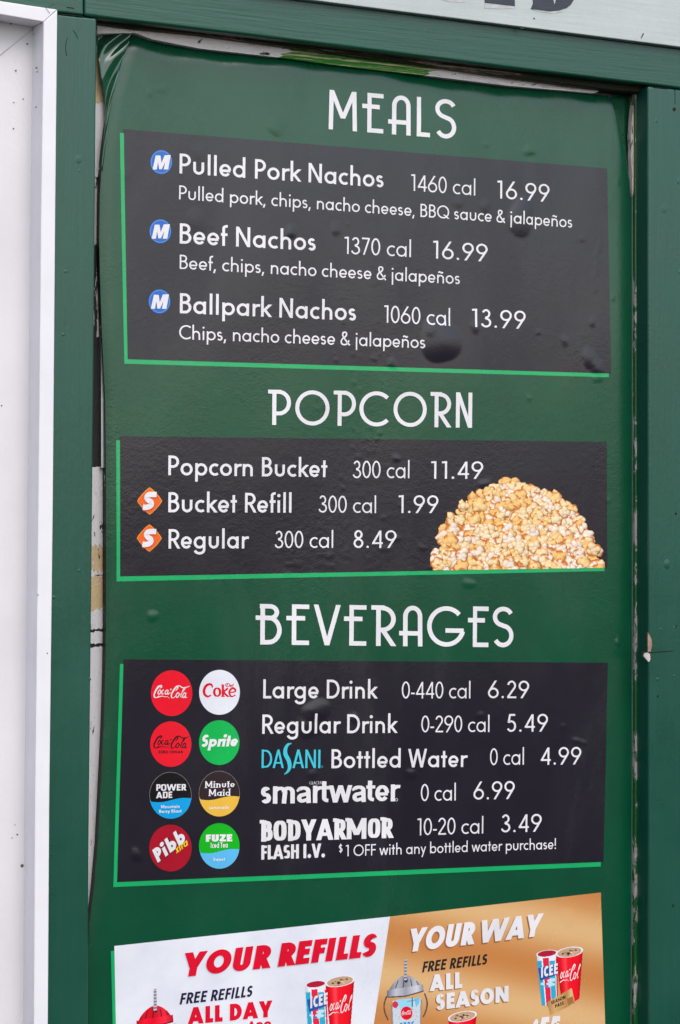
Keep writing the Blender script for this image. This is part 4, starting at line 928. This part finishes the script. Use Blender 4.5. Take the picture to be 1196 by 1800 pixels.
def slush_stripes(cvs, bm, t, y0, sl):
    yy = cvs.Y+(cvs.X-cvs.x[0])*sl
    cvs.put(bm & (yy > y0) & (t < .22), (40, 168, 204)); cvs.put(bm & (yy > y0-4) & (t > .28) & (t < .58), (226, 36, 66)); cvs.put(bm & (yy > y0+2) & (t > .60) & (t < .88), (44, 172, 206)); cvs.put(bm & (yy > y0-2) & (t > .92), (220, 40, 66))
def cup_pair(x0, y0, x1, y1, ice, cola, y_sp, label):
    c = Canvas(x0, y0, x1, y1, 1.6); rr = random.Random(5)
    bm, t = cup(c, *ice, 'white', ((176, 22, 54),)); slush_stripes(c, bm, t, y_sp, .10)
    lw = (ice[0]-ice[2]*.86, y_sp+12)
    # pale swirl low on the cup
    for k in range(12):
        a = rr.uniform(0, 1); c.put(bm & (((c.X-(ice[0]-8+20*a))/3.6)**2+((c.Y-(y_sp+40+rr.uniform(-6, 6)-a*3))/2.2)**2 < 1), rr.choice(((190, 226, 240), (60, 130, 190), (236, 240, 246))))
    c.poly([(lw[0]+1, lw[1]+.0), (ice[0]+ice[2]*.96, lw[1]-9), (ice[0]+ice[2]*.98, lw[1]+11), (lw[0]+5, lw[1]+22)], (30, 84, 164))
    cup(c, *cola, 'red', ((196, 160, 128),)); cola_top(c, cola[0], cola[1], cola[2]*.82, cola[3]*.78, cola[4], rr)
    return c
c = cup_pair(530, 1700, 630, 1838, (554.5, 1729.5, 19, 6.2, 2.2, 543, 578, 1850), (597.4, 1724.6, 26.6, 9.6, 4.0, 583, 614, 1840), 1745, '')
pic = c.build('cups_picture', 3.2, ad); pic['label'] = 'printed picture of a striped slush cup beside a red cola cup'
text('ICEE', (545, 1772.4), (575.5, 1764), 20, .115, M['white'], 'wordmark', pic, 4, ow=.7, track=.0, xh=.8)
script('script_wordmark', (573.6, 1787.5), (.136, .235, -.036), M['white'], pic, 4, .9, part=(1, 2, 3, 4, 5, 6, 7, 9, 10))
c = cup_pair(935, 1655, 1032, 1790, (961, 1675.5, 19, 6.2, 2.2, 952, 981, 1764), (1000.6, 1673.2, 24.6, 9.2, 3.6, 987, 1018.4, 1760), 1690, '')
cardp = [(961.2, 1762), (1004.6, 1736.6), (1010.6, 1763.6), (967, 1785)]
c.put(c.inside(cardp), c.grad(960, 1012, ((0, (170, 120, 64)), (.3, (214, 170, 112)), (.7, (186, 136, 78)), (.85, (226, 190, 136)), (1, (190, 140, 84)))))
c.poly([(996, 1756), (1006, 1751), (1009, 1762), (999, 1768)], (164, 112, 58))
pic = c.build('cups_picture', 3.2, ad); pic['label'] = 'printed picture of a slush cup, a red cola cup and a gold season pass card'
text('ICEE', (950.8, 1718.6), (980, 1711), 18.4, .115, M['white'], 'wordmark', pic, 4, ow=.7)
script('script_wordmark', (979.6, 1730), (.121, .218, -.032), M['white'], pic, 4, .9, part=(1, 2, 3, 4, 5, 6, 7, 9, 10))
text('SEASON', (968.6, 1765.6), (993.6, 1755), 6.2, .10, GD, 'lettering', pic, 4, ow=.8); text('PASS', (975.4, 1771.6), (990.4, 1765.2), 6.0, .10, GD, 'lettering', pic, 4)
def mug(x0, y0, x1, y1, cx, ytop, tone, label, grey):
    c = Canvas(x0, y0, x1, y1, 1.6)
    st = ((0, (96, 96, 104)), (.25, (176, 176, 184)), (.5, (140, 140, 150)), (.8, (190, 190, 196)), (1, (104, 104, 112))) if grey else ((0, (150, 0, 22)), (.2, (224, 18, 42)), (.45, (206, 8, 34)), (.75, (238, 40, 60)), (1, (150, 0, 24)))
    g = c.grad(cx-31, cx+31, st); dk = (70, 70, 80) if grey else (120, 0, 22)
    sl = lambda x: -(x-cx)*.09
    for sx, xo, yo in ((-1, -37, 0), (1, 36, -5)):                # hanging handle loops
        for q in range(40):
            t = q/39; x = cx+sx*(30+8*math.sin(math.pi*(.15+.8*t))); y = ytop+39+yo+t*40; c.ell(x, y, 1.5, 1.5, dk)
    c.put(c.inside([(cx-26, ytop+50+2.5), (cx+29, ytop+47-2.5), (cx+24, y1+10), (cx-22, y1+10)]), g)
    dome = [(cx-30+60*k/16, ytop+26-25*math.sin(math.pi*k/16)**.75+sl(cx-30+60*k/16)*.9) for k in range(17)]
    c.put(c.inside(dome+[(cx+30, ytop+30), (cx-30, ytop+34)]), g)
    for k in (-14, -4, 8, 18): c.poly([(cx+k, ytop+6+abs(k)*.3), (cx+k+1.6, ytop+6+abs(k)*.3), (cx+k*1.35+2, ytop+24), (cx+k*1.35, ytop+24)], dk)
    rim = [(cx-33, ytop+25+3), (cx, ytop+22.5), (cx+31, ytop+17), (cx+32, ytop+32-3), (cx, ytop+38), (cx-33, ytop+40)]
    c.put(c.inside(rim), c.grad(cx-33, cx+33, tuple((t, tuple(min(255, int(q*1.12)) for q in col)) for t, col in st)))
    c.poly([(cx-33, ytop+39), (cx, ytop+37), (cx+32, ytop+28), (cx+32, ytop+30.5), (cx, ytop+39.5), (cx-33, ytop+41)], dk)
    c.ell(cx+.5, ytop+10, 3.6, 4.2, (50, 46, 54))
    for k in range(20):
        y = ytop-28+k*1.9; c.poly([(cx-3.2, y), (cx+2.6, y-.6), (cx+2.9, y+1.4), (cx-2.9, y+2.0)], ((150, 146, 156), (206, 204, 214), (112, 106, 120))[k % 3])
    return c
c = mug(232, 1724, 318, 1838, 273, 1766, 0, '', False); pic = c.build('mug_picture', 3.2, ad); pic['label'] = 'printed picture of a red lidded refill mug with a striped straw'
c = mug(672, 1674, 756, 1838, 713.4, 1713, 0, '', True); cx = 714
c.poly([(690, 1759), (740, 1753), (737, 1838), (693, 1838)], (204, 214, 222)); c.poly([(697, 1757), (728, 1754), (726, 1772), (704, 1776)], (150, 214, 238)); c.poly([(728, 1755), (739, 1753), (737, 1764), (732, 1771)], (110, 196, 232))
c.poly([(724, 1753), (726, 1753), (726, 1770), (724, 1770)], (60, 70, 90)); c.poly([(716, 1760), (733, 1757), (733, 1758.2), (716, 1761.2)], (110, 130, 150))
rr = random.Random(9)
for k in range(120): x, y = rr.uniform(694, 737), rr.uniform(1772, 1836); c.poly([(x, y), (x+rr.uniform(1, 4), y-.4), (x+rr.uniform(1, 4), y+.5), (x, y+.7)], rr.choice(((150, 156, 164), (228, 232, 236), (170, 178, 186))))
c.ell(695.2, 1766, 5.2, 6.0, (212, 50, 76)); c.ell(715, 1781, 10.4, 11.8, (226, 12, 36))
pic = c.build('mug_picture', 3.2, ad); pic['label'] = 'printed picture of a silver lidded refill mug with a striped straw'
script('script_wordmark', (706.2, 1785), (.047, .055, -.006), M['white'], pic, 4, 1.15); text('2026', (702.4, 1812), (728.5, 1809), 14.5, .10, ink((30, 150, 214)), 'lettering', pic, 4)
c = Canvas(782, 1770, 842, 1838, 1.6); cup(c, 813, 1786.6, 26, 9.4, 4.2, 800, 830, 1880, 'red', ((196, 160, 128),)); cola_top(c, 813, 1786.6, 21.3, 7.3, 4.2, random.Random(5))
c.build('cup_picture', 3.2, ad)['label'] = 'printed picture of a red cola cup seen at its rim'
